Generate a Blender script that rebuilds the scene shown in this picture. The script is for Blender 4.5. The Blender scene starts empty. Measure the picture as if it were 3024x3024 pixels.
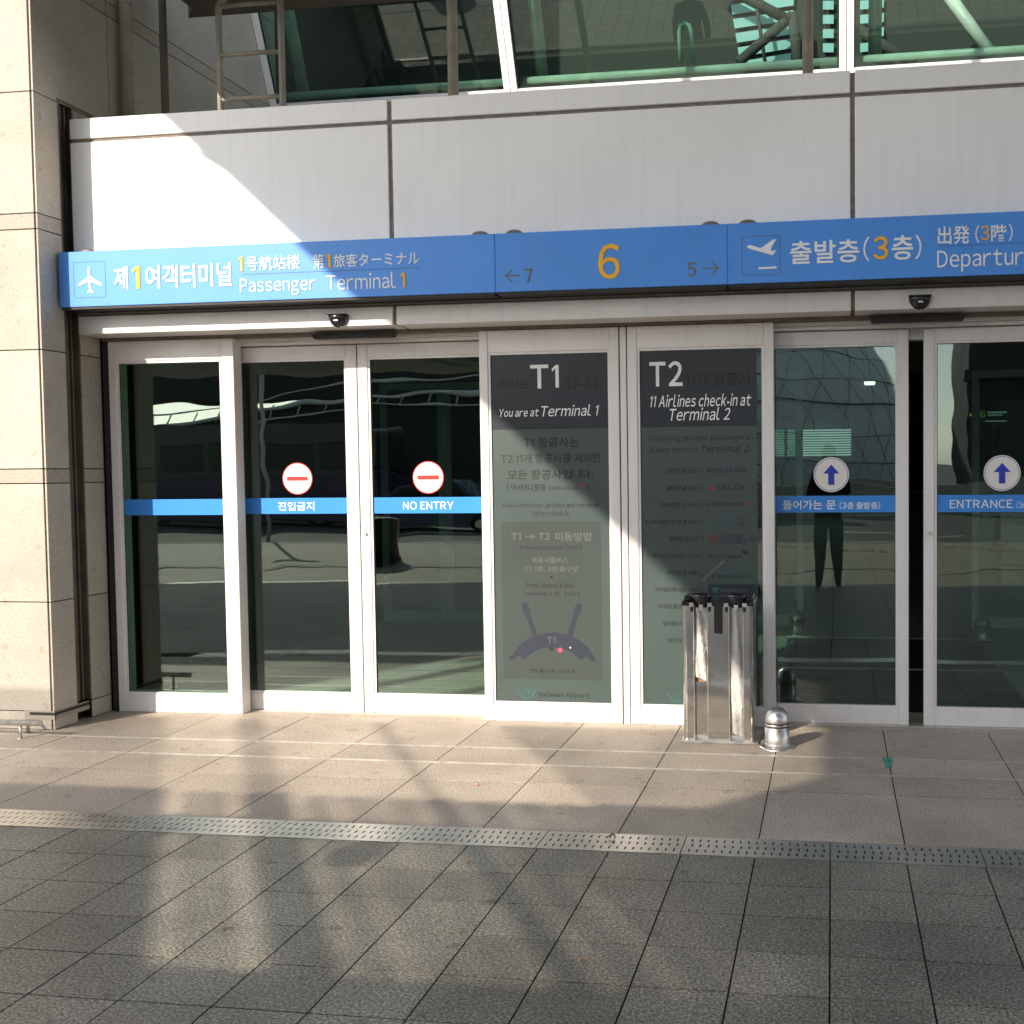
import bpy, bmesh, math, random
from mathutils import Vector, Matrix
random.seed(7)
SC = bpy.context.scene
COL = SC.collection

# ---------------------------------------------------------------- camera
CAM = Vector((0.0, -6.54, 1.55))
F_PX, CX, CY = 3254.1, 1968.8, 1527.2            # focal length and principal point, photo pixels (3024 square)
yaw, pit, rol = 0.149126210, 0.0437770919, 0.00999509838
_f = Vector((-math.sin(yaw)*math.cos(pit), math.cos(yaw)*math.cos(pit), -math.sin(pit)))
_r = Vector((math.cos(yaw), math.sin(yaw), 0.0)); _d = _f.cross(_r)
RT = _r*math.cos(rol) + _d*math.sin(rol); DN = _d*math.cos(rol) - _r*math.sin(rol); FW = _f
cam = bpy.data.objects.new("camera", bpy.data.cameras.new("camera")); COL.objects.link(cam)
cam.matrix_world = Matrix(((RT.x, -DN.x, -FW.x, CAM.x), (RT.y, -DN.y, -FW.y, CAM.y), (RT.z, -DN.z, -FW.z, CAM.z), (0, 0, 0, 1)))
cam.data.sensor_width = 36; cam.data.lens = F_PX/3024*36
cam.data.shift_x = (1512-CX)/3024; cam.data.shift_y = (CY-1512)/3024
cam.data.clip_start = 0.05; cam.data.clip_end = 2000
SC.camera = cam

# ---------------------------------------------------------------- light
AZ, EL = math.radians(31.7), math.radians(28.2)
TOSUN = Vector((-math.sin(AZ)*math.cos(EL), -math.cos(AZ)*math.cos(EL), math.sin(EL)))
world = bpy.data.worlds.new("World"); SC.world = world; world.use_nodes = True
nt = world.node_tree; bg = nt.nodes["Background"]
sky = nt.nodes.new("ShaderNodeTexSky"); sky.sky_type = 'NISHITA'; sky.sun_disc = False
sky.sun_elevation = EL; sky.sun_rotation = math.atan2(TOSUN.x, TOSUN.y)
sky.dust_density = 1.0; sky.air_density = 1.0; sky.ozone_density = 1.5
hs = nt.nodes.new("ShaderNodeHueSaturation"); hs.inputs["Saturation"].default_value = .45     # hazy, pale sky
nt.links.new(sky.outputs[0], hs.inputs["Color"]); nt.links.new(hs.outputs[0], bg.inputs[0]); bg.inputs[1].default_value = 0.14
sun = bpy.data.objects.new("sun", bpy.data.lights.new("sun", 'SUN')); COL.objects.link(sun)
sun.data.energy = 3.1; sun.data.angle = math.radians(0.47); sun.data.color = (1.0, 0.87, 0.73)
sun.rotation_euler = TOSUN.to_track_quat('Z', 'Y').to_euler()
sun.location = (-20, -25, 25)
SC.view_settings.view_transform = 'Standard'; SC.view_settings.look = 'None'
SC.view_settings.exposure = 1.27; SC.view_settings.gamma = 1.0
SC.cycles.sample_clamp_indirect = 4.0; SC.cycles.caustics_reflective = False; SC.cycles.caustics_refractive = False
SC.cycles.max_bounces = 10; SC.cycles.transparent_max_bounces = 24; SC.cycles.use_denoising = True

# ---------------------------------------------------------------- helpers
def ray(px, py):
    return RT*((px-CX)/F_PX) + DN*((py-CY)/F_PX) + FW
def at(px, py, Y=0.0):
    "photo pixel -> point on the facade plane y=Y"
    v = ray(px, py); return CAM + v*((Y-CAM.y)/v.y)

def mat(name, col=(0.5, 0.5, 0.5), rough=0.5, metal=0.0, spec=0.5, noise=None, bump=None, coat=0.0, streak=0.0):
    """noise = (scale, amount[, detail]) light/dark variation; bump = (scale, strength)"""
    m = bpy.data.materials.new(name); m.use_nodes = True; n = m.node_tree.nodes; l = m.node_tree.links
    p = n["Principled BSDF"]
    p.inputs["Base Color"].default_value = (*col, 1); p.inputs["Roughness"].default_value = rough
    p.inputs["Metallic"].default_value = metal; p.inputs["Specular IOR Level"].default_value = spec
    p.inputs["Coat Weight"].default_value = coat
    tc = n.new("ShaderNodeTexCoord")
    if noise:
        t = n.new("ShaderNodeTexNoise"); t.inputs["Scale"].default_value = noise[0]
        t.inputs["Detail"].default_value = noise[2] if len(noise) > 2 else 4
        l.new(tc.outputs["Object"], t.inputs["Vector"])
        r = n.new("ShaderNodeMapRange"); r.inputs[1].default_value = .3; r.inputs[2].default_value = .7
        r.inputs[3].default_value = 1-noise[1]; r.inputs[4].default_value = 1+noise[1]
        l.new(t.outputs[0], r.inputs[0])
        mx = n.new("ShaderNodeMix"); mx.data_type = 'RGBA'; mx.blend_type = 'MULTIPLY'; mx.inputs[0].default_value = 1
        mx.inputs[6].default_value = (*col, 1); l.new(r.outputs[0], mx.inputs[7])
        last = mx.outputs[2]
        if streak:                                   # rain streaks and grime: noise drawn out vertically, plus small specks
            mp = n.new("ShaderNodeMapping"); mp.inputs["Scale"].default_value = (9, 9, .7); l.new(tc.outputs["Object"], mp.inputs[0])
            t3 = n.new("ShaderNodeTexNoise"); t3.inputs["Scale"].default_value = 2.2; t3.inputs["Detail"].default_value = 5; l.new(mp.outputs[0], t3.inputs["Vector"])
            r3 = n.new("ShaderNodeMapRange"); r3.inputs[1].default_value = .50; r3.inputs[2].default_value = .78; r3.inputs[3].default_value = 1; r3.inputs[4].default_value = 1-streak
            l.new(t3.outputs[0], r3.inputs[0])
            m3 = n.new("ShaderNodeMix"); m3.data_type = 'RGBA'; m3.blend_type = 'MULTIPLY'; m3.inputs[0].default_value = 1
            l.new(last, m3.inputs[6]); l.new(r3.outputs[0], m3.inputs[7]); last = m3.outputs[2]
        l.new(last, p.inputs["Base Color"])
        rr = n.new("ShaderNodeMath"); rr.operation = 'MULTIPLY'; rr.inputs[1].default_value = rough
        l.new(r.outputs[0], rr.inputs[0]); l.new(rr.outputs[0], p.inputs["Roughness"])
    if bump:
        t2 = n.new("ShaderNodeTexNoise"); t2.inputs["Scale"].default_value = bump[0]; t2.inputs["Detail"].default_value = 3
        l.new(tc.outputs["Object"], t2.inputs["Vector"])
        b = n.new("ShaderNodeBump"); b.inputs["Strength"].default_value = bump[1]; b.inputs["Distance"].default_value = 0.01
        l.new(t2.outputs[0], b.inputs["Height"]); l.new(b.outputs[0], p.inputs["Normal"])
    return m

def granite(name, base, dark, light, grain=210, island=0.10, rough=0.75, stain=0.12, bumpy=0.25, spec=.3):
    m = bpy.data.materials.new(name); m.use_nodes = True; n = m.node_tree.nodes; l = m.node_tree.links
    p = n["Principled BSDF"]; p.inputs["Roughness"].default_value = rough; p.inputs["Specular IOR Level"].default_value = spec
    tc = n.new("ShaderNodeTexCoord")
    def nz(scale, det=2, ro=.5):
        t = n.new("ShaderNodeTexNoise"); t.inputs["Scale"].default_value = scale; t.inputs["Detail"].default_value = det
        t.inputs["Roughness"].default_value = ro
        l.new(tc.outputs["Object"], t.inputs["Vector"]); return t.outputs[0]
    g = nz(grain, 3, .7)
    cr = n.new("ShaderNodeValToRGB"); e = cr.color_ramp.elements
    e[0].position = .34; e[0].color = (*dark, 1); e[1].position = .50; e[1].color = (*base, 1)
    e2 = cr.color_ramp.elements.new(.66); e2.color = (*light, 1)
    l.new(g, cr.inputs[0])
    # scattered dark flecks
    v = n.new("ShaderNodeTexVoronoi"); v.inputs["Scale"].default_value = grain*.55; l.new(tc.outputs["Object"], v.inputs["Vector"])
    vr = n.new("ShaderNodeMapRange"); vr.inputs[1].default_value = .10; vr.inputs[2].default_value = .30; vr.inputs[3].default_value = .72; vr.inputs[4].default_value = 1
    l.new(v.outputs["Distance"], vr.inputs[0])
    a = n.new("ShaderNodeMix"); a.data_type = 'RGBA'; a.blend_type = 'MULTIPLY'; a.inputs[0].default_value = 1
    l.new(cr.outputs[0], a.inputs[6]); l.new(vr.outputs[0], a.inputs[7])
    st = n.new("ShaderNodeMapRange"); st.inputs[1].default_value = .35; st.inputs[2].default_value = .65; st.inputs[3].default_value = 1-stain; st.inputs[4].default_value = 1+stain*.6
    l.new(nz(1.7, 5, .6), st.inputs[0])
    b = n.new("ShaderNodeMix"); b.data_type = 'RGBA'; b.blend_type = 'MULTIPLY'; b.inputs[0].default_value = 1
    l.new(a.outputs[2], b.inputs[6]); l.new(st.outputs[0], b.inputs[7])
    sp = n.new("ShaderNodeMapRange"); sp.inputs[1].default_value = .68; sp.inputs[2].default_value = .74; sp.inputs[3].default_value = 1; sp.inputs[4].default_value = 1-stain*1.3
    l.new(nz(11, 1, .4), sp.inputs[0])
    b0 = b; b = n.new("ShaderNodeMix"); b.data_type = 'RGBA'; b.blend_type = 'MULTIPLY'; b.inputs[0].default_value = 1
    l.new(b0.outputs[2], b.inputs[6]); l.new(sp.outputs[0], b.inputs[7])
    ge = n.new("ShaderNodeNewGeometry")
    ir = n.new("ShaderNodeMapRange"); ir.inputs[3].default_value = 1-island; ir.inputs[4].default_value = 1+island
    l.new(ge.outputs["Random Per Island"], ir.inputs[0])
    c = n.new("ShaderNodeMix"); c.data_type = 'RGBA'; c.blend_type = 'MULTIPLY'; c.inputs[0].default_value = 1
    l.new(b.outputs[2], c.inputs[6]); l.new(ir.outputs[0], c.inputs[7])
    l.new(c.outputs[2], p.inputs["Base Color"])
    bp = n.new("ShaderNodeBump"); bp.inputs["Strength"].default_value = bumpy; bp.inputs["Distance"].default_value = .004
    l.new(g, bp.inputs["Height"]); l.new(bp.outputs[0], p.inputs["Normal"])
    return m

def glass(name, tint, f0=0.2, wave=0.012, wscale=1.3, rough=0.0):
    m = bpy.data.materials.new(name); m.use_nodes = True; n = m.node_tree.nodes; l = m.node_tree.links
    n.remove(n["Principled BSDF"]); out = n["Material Output"]
    tr = n.new("ShaderNodeBsdfTransparent"); tr.inputs[0].default_value = (*tint, 1)
    gl = n.new("ShaderNodeBsdfGlossy"); gl.inputs["Roughness"].default_value = rough; gl.inputs[0].default_value = (.93, 1, .97, 1)
    fr = n.new("ShaderNodeFresnel"); s = math.sqrt(f0); ior = (1+s)/(1-s)
    ge = n.new("ShaderNodeNewGeometry"); ir = n.new("ShaderNodeMapRange"); ir.inputs[3].default_value = ior; ir.inputs[4].default_value = 1/ior
    l.new(ge.outputs["Backfacing"], ir.inputs[0]); l.new(ir.outputs[0], fr.inputs[0])      # same reflectance from either side of the pane
    tc = n.new("ShaderNodeTexCoord"); t = n.new("ShaderNodeTexNoise"); t.inputs["Scale"].default_value = wscale; t.inputs["Detail"].default_value = 1.0
    mp = n.new("ShaderNodeMapping"); mp.inputs["Scale"].default_value = (1.0, 1.0, 2.2)
    l.new(tc.outputs["Object"], mp.inputs[0]); l.new(mp.outputs[0], t.inputs["Vector"])
    bp = n.new("ShaderNodeBump"); bp.inputs["Strength"].default_value = 1.0; bp.inputs["Distance"].default_value = wave
    l.new(t.outputs[0], bp.inputs["Height"]); l.new(bp.outputs[0], gl.inputs["Normal"])
    mx = n.new("ShaderNodeMixShader"); l.new(fr.outputs[0], mx.inputs[0]); l.new(tr.outputs[0], mx.inputs[1]); l.new(gl.outputs[0], mx.inputs[2])
    l.new(mx.outputs[0], out.inputs[0])
    return m

def glyph_mesh(body, bold, shear=0.0):
    c = bpy.data.curves.new("t", 'FONT'); c.body = body; c.offset = bold; c.shear = shear; c.resolution_u = 3
    o = bpy.data.objects.new("t", c); COL.objects.link(o)
    m = bpy.data.meshes.new_from_object(o.evaluated_get(bpy.context.evaluated_depsgraph_get()))
    bpy.data.objects.remove(o); bpy.data.curves.remove(c); return m
GLYPH = {}
def latin_mesh(body, bold, shear):
    "lay letters out one by one with even spacing (wide glyph forms, which have the sign's plain sans shapes)"
    k = bmesh.new(); x = 0.0
    for ch in body:
        if ch == ' ': x += .22; continue
        key = (ch, round(bold, 3))
        if key not in GLYPH:
            if ch == '1':
                w = .085+1.6*bold; q = bmesh.new()
                vs = [q.verts.new((p[0], p[1], 0)) for p in ((.26-w, 0), (.26, 0), (.26, .735), (.26-w*.9, .735), (.0, .60), (.03, .52+.0), (.26-w, .635))]
                q.faces.new(vs[::-1]); m = bpy.data.meshes.new("g"); q.to_mesh(m); q.free()
            else:
                c = chr(ord(ch)+0xFEE0) if '!' <= ch <= '~' and ch not in "-'" else ch
                m = glyph_mesh(c, bold*.8)
            xs = [v.co.x for v in m.vertices]; GLYPH[key] = (m, min(xs), max(xs))
        m, a, b = GLYPH[key]; n0 = len(k.verts); k.from_mesh(m); k.verts.ensure_lookup_table()
        wide = .88 if '!' <= ch <= '~' else 1.0
        for v in k.verts[n0:]: v.co.x = x+(v.co.x-a)*wide+shear*v.co.y*.9
        x += (b-a)*wide+(.15 if ch == '1' else .105 if '!' <= ch <= '~' else .07)
    m = bpy.data.meshes.new("t"); k.to_mesh(m); k.free(); return m

class MB:
    def __init__(s): s.bm = bmesh.new()
    def box(s, x0, x1, y0, y1, z0, z1, bev=0):
        x0, x1 = sorted((x0, x1)); y0, y1 = sorted((y0, y1)); z0, z1 = sorted((z0, z1))
        v = [s.bm.verts.new(c) for c in ((x0, y0, z0), (x1, y0, z0), (x1, y1, z0), (x0, y1, z0), (x0, y0, z1), (x1, y0, z1), (x1, y1, z1), (x0, y1, z1))]
        f = [s.bm.faces.new([v[i] for i in q]) for q in ((0, 3, 2, 1), (4, 5, 6, 7), (0, 1, 5, 4), (1, 2, 6, 5), (2, 3, 7, 6), (3, 0, 4, 7))]
        if bev:
            ed = list({e for q in f for e in q.edges})
            bmesh.ops.bevel(s.bm, geom=ed, offset=bev, segments=1, affect='EDGES')
        return s
    def prism(s, pts, d, axis='y', off=0.0):
        "closed outline pts extruded along an axis from off to off+d (x,z for axis y; x,y for z; y,z for x)"
        def P(p, k):
            if axis == 'y': return (p[0], k, p[1])
            if axis == 'z': return (p[0], p[1], k)
            return (k, p[0], p[1])
        a = [s.bm.verts.new(P(p, off)) for p in pts]; b = [s.bm.verts.new(P(p, off+d)) for p in pts]
        n = len(pts); fs = [s.bm.faces.new(a), s.bm.faces.new(list(reversed(b)))]
        for i in range(n): fs.append(s.bm.faces.new((a[i], b[i], b[(i+1) % n], a[(i+1) % n])))
        bmesh.ops.recalc_face_normals(s.bm, faces=fs); return s
    def tube(s, pts, r, n=12, caps=True):
        pts = [Vector(p) for p in pts]; rings = []
        for i, p in enumerate(pts):
            d = (pts[min(i+1, len(pts)-1)]-pts[max(i-1, 0)]).normalized()
            u = d.orthogonal().normalized() if i == 0 else (u - d*u.dot(d)).normalized()
            w = d.cross(u); rr = r[i] if isinstance(r, (list, tuple)) else r
            rings.append([s.bm.verts.new(p+(u*math.cos(2*math.pi*k/n)+w*math.sin(2*math.pi*k/n))*rr) for k in range(n)])
        fs = []
        for a, b in zip(rings, rings[1:]):
            for k in range(n): f = s.bm.faces.new((a[k], a[(k+1) % n], b[(k+1) % n], b[k])); f.smooth = True; fs.append(f)
        if caps: fs.append(s.bm.faces.new(rings[0][::-1])); fs.append(s.bm.faces.new(rings[-1]))
        bmesh.ops.recalc_face_normals(s.bm, faces=fs); return s
    def lathe(s, prof, c=(0, 0, 0), n=32, sx=1, sy=1, a0=0.0, a1=2*math.pi):
        full = abs(a1-a0-2*math.pi) < 1e-6; m = n if full else n+1; rings = []
        for r, z in prof:
            rings.append([s.bm.verts.new((c[0]+sx*r*math.cos(a0+(a1-a0)*k/n), c[1]+sy*r*math.sin(a0+(a1-a0)*k/n), c[2]+z)) for k in range(m)])
        fs = []
        for a, b in zip(rings, rings[1:]):
            for k in range(n if full else n):
                f = s.bm.faces.new((a[k], a[(k+1) % m], b[(k+1) % m], b[k])); f.smooth = True; fs.append(f)
        bmesh.ops.remove_doubles(s.bm, verts=[v for r in rings for v in r], dist=1e-6)
        fs = [f for f in fs if f.is_valid]
        bmesh.ops.recalc_face_normals(s.bm, faces=fs); return s
    def text(s, body, x0, z1, x1, z0, Y, depth=.001, bold=0.0, shear=0.0):
        "lettering fitted into the box x0..x1, z0..z1 on the plane y=Y, standing proud towards -y"
        if any('!' <= ch <= '~' for ch in body): m = latin_mesh(body, bold, shear)
        else: m = glyph_mesh(body, bold, shear)
        xs = [v.co.x for v in m.vertices]; ys = [v.co.y for v in m.vertices]
        ax, bx, ay, by = min(xs), max(xs), min(ys), max(ys)
        k = bmesh.new(); k.from_mesh(m); bpy.data.meshes.remove(m)
        for v in k.verts:
            v.co = (x0+(v.co.x-ax)/(bx-ax)*(x1-x0), Y, z0+(v.co.y-ay)/max(by-ay, 1e-6)*(z1-z0))
        if depth:
            g = bmesh.ops.extrude_face_region(k, geom=k.faces[:])
            for e in g['geom']:
                if isinstance(e, bmesh.types.BMVert): e.co.y -= depth
            bmesh.ops.recalc_face_normals(k, faces=k.faces[:])
        for f in k.faces: f.smooth = False
        t = bpy.data.meshes.new("t"); k.to_mesh(t); k.free(); s.bm.from_mesh(t); bpy.data.meshes.remove(t); return s

BASE = {}
def tag(o, label=None, cat=None, group=None, kind=None):
    if label: o["label"] = label
    if cat: o["category"] = cat
    if group: o["group"] = group
    if kind: o["kind"] = kind
    return o
def thing(name, loc, label, cat, group=None):
    o = bpy.data.objects.new(name, None); COL.objects.link(o); o.location = loc; o.empty_display_size = .1
    BASE[o] = Vector(loc); return tag(o, label, cat, group)
def obj(name, mb, m, parent=None, label=None):
    me = bpy.data.meshes.new(name)
    if parent is not None:
        b = BASE[parent]
        for v in mb.bm.verts: v.co -= b
    mb.bm.to_mesh(me); mb.bm.free(); me.materials.append(m)
    o = bpy.data.objects.new(name, me); COL.objects.link(o)
    if parent is not None: o.parent = parent; BASE[o] = BASE[parent]
    if label: o["label"] = label
    return o
def struct(name, mb, m): return tag(obj(name, mb, m), kind="structure")
def copy_tree(o, loc, label=None):
    r = o.copy(); COL.objects.link(r); r.location = loc; BASE[r] = Vector(loc)
    if label: r["label"] = label
    def rec(src, dst):
        for ch in src.children:
            c = ch.copy(); COL.objects.link(c); c.parent = dst; rec(ch, c)
    rec(o, r); return r

# ---------------------------------------------------------------- materials
M = dict(
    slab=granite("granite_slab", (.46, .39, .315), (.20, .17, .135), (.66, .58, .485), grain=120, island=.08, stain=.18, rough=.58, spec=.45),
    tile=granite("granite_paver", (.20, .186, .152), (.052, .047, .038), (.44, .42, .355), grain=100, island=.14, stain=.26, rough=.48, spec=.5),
    pillar=granite("pillar_granite", (.475, .44, .375), (.38, .35, .295), (.55, .51, .44), grain=110, island=.07, stain=.13, bumpy=.12),
    pillar_dark=granite("pillar_band_granite", (.42, .38, .32), (.29, .26, .22), (.50, .455, .39), grain=110, island=.04, stain=.05, bumpy=.12),
    grout=mat("dark_joint", (.018, .016, .014), .95, spec=.05),
    white=mat("painted_panel", (.90, .885, .85), .38, noise=(.9, .06, 5), spec=.4, streak=.05),
    frame=mat("painted_door_frame", (.84, .81, .785), .35, noise=(2.0, .05, 5), spec=.45, streak=.07),
    frame_dk=mat("shadow_gap", (.02, .02, .02), .6),
    seal=mat("sealant_joint", (.20, .165, .135), .8, noise=(25, .35)),
    bronze=mat("dark_bronze_channel", (.17, .145, .115), .45, metal=.4, noise=(6, .2)),
    grey_metal=mat("grey_channel", (.22, .20, .175), .5, metal=.3, noise=(8, .15)),
    blue=mat("sign_blue", (.080, .30, .80), .42, noise=(2.5, .04), spec=.45),
    film_blue=mat("film_blue", (.040, .26, .76), .35, spec=.5),
    white_ink=mat("white_lettering", (.90, .90, .88), .75, spec=.2),
    orange=mat("orange_lettering", (.95, .47, .015), .6),
    tan=mat("tan_lettering", (.20, .18, .13), .7, spec=.2),
    line=mat("engraved_line", (.05, .12, .32), .5),
    black=mat("black_plastic", (.012, .012, .014), .22, coat=.3),
    black_m=mat("matt_black", (.015, .014, .013), .6),
    steel=mat("stainless_steel", (.66, .64, .61), .36, metal=1.0, noise=(14, .28, 6)),
    steel_mirror=mat("polished_steel", (.60, .58, .54), .10, metal=1.0, noise=(9, .12), bump=(7, .10)),
    steel_brush=mat("brushed_steel", (.66, .64, .60), .36, metal=1.0, noise=(18, .22, 6)),
    drain=mat("drain_plate_steel", (.66, .64, .60), .36, metal=.9, noise=(5, .14, 6)),
    strip=mat("paving_rail_metal", (.66, .62, .56), .4, metal=.5, noise=(20, .2)),
    via=mat("dark_concrete", (.035, .038, .037), .8, noise=(.8, .3)),
    asphalt=mat("asphalt", (.06, .06, .06), .9, noise=(40, .3)),
    tube=mat("painted_tube", (.42, .40, .34), .5, noise=(7, .18)),
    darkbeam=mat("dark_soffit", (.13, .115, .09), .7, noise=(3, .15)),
    soffit=mat("canopy_deck", (.55, .54, .52), .7),
    glass=glass("door_glass", (.60, .76, .68), f0=.088, wave=.0017),
    glass_up=glass("window_glass", (.74, .87, .81), f0=.058, wave=.0004),
    mint=mat("mint_tube", (.36, .43, .39), .5, noise=(5, .2)),
    film_dark=mat("film_header", (.018, .024, .032), .38, noise=(1.5, .1)),
    film_grey=mat("film_frosted", (.056, .082, .077), .38, noise=(1.3, .09)),
    film_panel=mat("film_frosted_panel", (.048, .063, .059), .38, noise=(1.3, .09)),
    ink=mat("dark_ink", (.010, .013, .013), .6),
    ink2=mat("faded_ink", (.016, .020, .018), .6),
    ink_light=mat("pale_ink", (.115, .13, .12), .6),
    ink_blue=mat("navy_ink", (.016, .024, .042), .6),
    ink_sky=mat("sky_ink", (.03, .09, .14), .6),
    ink_red=mat("red_ink", (.30, .03, .03), .6),
    ink_pink=mat("pink_ink", (.11, .05, .05), .6),
    red_dot=mat("red_dot", (.85, .06, .12), .5),
    teal=mat("teal_ink", (.035, .12, .105), .6),
    red=mat("sticker_red", (.80, .03, .03), .4),
    sticker=mat("sticker_white", (.85, .82, .76), .4),
    arrow=mat("sticker_blue", (.02, .04, .48), .4),
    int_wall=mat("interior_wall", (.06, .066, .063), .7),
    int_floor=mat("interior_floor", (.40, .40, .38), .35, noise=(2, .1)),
    int_frame=mat("interior_frame", (.80, .86, .80), .4),
    mat_rub=mat("ribbed_mat", (.018, .018, .019), .85, noise=(60, .3)),
    coat=mat("dark_coat", (.010, .010, .012), .85),
    trouser=mat("dark_trousers", (.014, .014, .017), .85),
    skin=mat("skin", (.50, .32, .24), .5),
    hair=mat("dark_hair", (.012, .010, .009), .5),
    vest=mat("hi_vis_vest", (.55, .60, .05), .6),
    purple=mat("bus_purple", (.05, .02, .10), .3, coat=.5),
    bus_body=mat("bus_cream", (.045, .045, .05), .3, coat=.5),
    taxi=mat("car_navy", (.02, .04, .13), .25, coat=.8),
    carglass=mat("vehicle_glass", (.012, .014, .016), .06),
    tyre=mat("tyre", (.015, .015, .015), .8),
    white_tube=mat("white_steel", (.78, .78, .76), .4),
    tape=mat("green_tape", (.03, .32, .22), .5),
    leafm=mat("dry_leaf", (.22, .15, .06), .7),
    pinkp=mat("pink_paper", (.75, .30, .25), .7),
    concrete=mat("concrete", (.32, .31, .29), .85, noise=(1.5, .12)),
)
def emis(name, col, st):
    m = mat(name, col, .6); p = m.node_tree.nodes["Principled BSDF"]
    p.inputs["Emission Color"].default_value = (*col, 1); p.inputs["Emission Strength"].default_value = st; return m
M["lamp"] = emis("lamp_face", (1, .95, .85), 1.3)
M["bag"] = mat("clear_bag_plastic", (.62, .60, .57), .22, bump=(9, .55), noise=(6, .12)); M["bag"].node_tree.nodes["Principled BSDF"].inputs["Alpha"].default_value = .85
def bounce_pane_mat(name, lo, hi):
    m = bpy.data.materials.new(name); m.use_nodes = True; n = m.node_tree.nodes; l = m.node_tree.links
    n.remove(n["Principled BSDF"]); out = n["Material Output"]
    tr = n.new("ShaderNodeBsdfTransparent"); df = n.new("ShaderNodeBsdfDiffuse"); df.inputs[0].default_value = (.3, .32, .32, 1)
    tc = n.new("ShaderNodeTexCoord"); mp = n.new("ShaderNodeMapping"); mp.inputs["Scale"].default_value = (2.6, .45, 1); mp.inputs["Rotation"].default_value = (0, 0, math.radians(-34))
    t = n.new("ShaderNodeTexNoise"); t.inputs["Scale"].default_value = 1.2; t.inputs["Detail"].default_value = 2
    l.new(tc.outputs["Object"], mp.inputs[0]); l.new(mp.outputs[0], t.inputs["Vector"])
    r = n.new("ShaderNodeMapRange"); r.inputs[1].default_value = .38; r.inputs[2].default_value = .68; r.inputs[3].default_value = lo; r.inputs[4].default_value = hi
    l.new(t.outputs[0], r.inputs[0])
    mx = n.new("ShaderNodeMixShader"); l.new(r.outputs[0], mx.inputs[0]); l.new(df.outputs[0], mx.inputs[1]); l.new(tr.outputs[0], mx.inputs[2])
    l.new(mx.outputs[0], out.inputs[0]); return m
M["skylight"] = bounce_pane_mat("skylight_glass", .93, .98); M["skylight_dim"] = bounce_pane_mat("skylight_glass_grey", .58, .68); M["skylight_faint"] = bounce_pane_mat("skylight_glass_dark", .22, .36); M["tintpane"] = bounce_pane_mat("tinted_glass", .68, .74)  # panes that imitate sun bounced off the door glass onto the paving

# ================================================================ GROUND
b = MB(); b.box(-300, 300, -8.0, -2.2185, -.3, -.0025); b.box(-300, 300, -1.9915, 32.0, -.3, -.0025); b.box(-300, 300, -2.2184, -1.9916, -.3, -.034); struct("ground", b, M["grout"])
def pave_rest():
    m = bpy.data.materials.new("far_paving"); m.use_nodes = True; n = m.node_tree.nodes; l = m.node_tree.links
    p = n["Principled BSDF"]; p.inputs["Roughness"].default_value = .75; p.inputs["Specular IOR Level"].default_value = .3
    tc = n.new("ShaderNodeTexCoord"); br = n.new("ShaderNodeTexBrick"); br.offset = 0
    br.inputs["Scale"].default_value = 1.0; br.inputs["Brick Width"].default_value = .296; br.inputs["Row Height"].default_value = .28
    br.inputs["Mortar Size"].default_value = .006; br.inputs["Color1"].default_value = (.34, .32, .28, 1); br.inputs["Color2"].default_value = (.29, .275, .24, 1); br.inputs["Mortar"].default_value = (.06, .055, .05, 1)
    l.new(tc.outputs["Object"], br.inputs["Vector"]); l.new(br.outputs[0], p.inputs["Base Color"]); return m
b = MB(); b.box(-300, 300, -15.4, -7.99, -.30, -.004); b.box(-300, -9.5, -7.99, 0.0, -.3, -.001); b.box(5.35, 300, -7.99, 0.0, -.3, -.001)
struct("plaza_paving", b, pave_rest())
b = MB(); b.box(-300, 300, -10.25, -10.0, -.02, .004); struct("paving_border", b, M["concrete"])
b = MB(); b.box(-300, 300, -15.6, -15.4, -.3, .0); struct("kerb", b, M["concrete"])
b = MB(); b.box(-300, 300, -300, -15.6, -.5, -.13); struct("road", b, M["asphalt"])
b = MB(); [b.box(-60+6*k, -57+6*k, -20.1, -19.95, -.13, -.125) for k in range(22)]; struct("lane_marking", b, M["white_ink"])

G = .0029
def tiles(b, xs, y0, y1, g=G, jit=.0006):
    for x0, x1 in zip(xs, xs[1:]):
        z = random.uniform(-jit, jit)
        b.box(x0+g, x1-g, y0+g, y1-g, -.03, z)
# small pavers camera side of the drain
b = MB(); XS = [-.012+.2965*k for k in range(-32, 18)]
y = -2.215
while y > -8.0:
    tiles(b, XS, y-.2835, y); y -= .2835
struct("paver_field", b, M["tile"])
# large slabs between the drain and the doors
b = MB(); XL = [-.308+.5985*k for k in range(-16, 10)]
tiles(b, XL, -1.995, -1.305); tiles(b, XL, -1.30, -.982); tiles(b, XL, -.958, -.657); tiles(b, XL, -.633, .0); tiles(b, XL, .005, .45)
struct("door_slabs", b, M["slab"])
b = MB()
for y0 in (-.982, -.657):
    b.box(-9.5, 5, y0+.002, y0+.0095, -.02, .0015); b.box(-9.5, 5, y0+.0145, y0+.022, -.02, .0015)
struct("paving_rails", b, M["strip"])
b = MB(); b.box(-9.5, 5, -2.213, -1.997, -.034, -.030); struct("drain_trench", b, M["black_m"])

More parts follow.
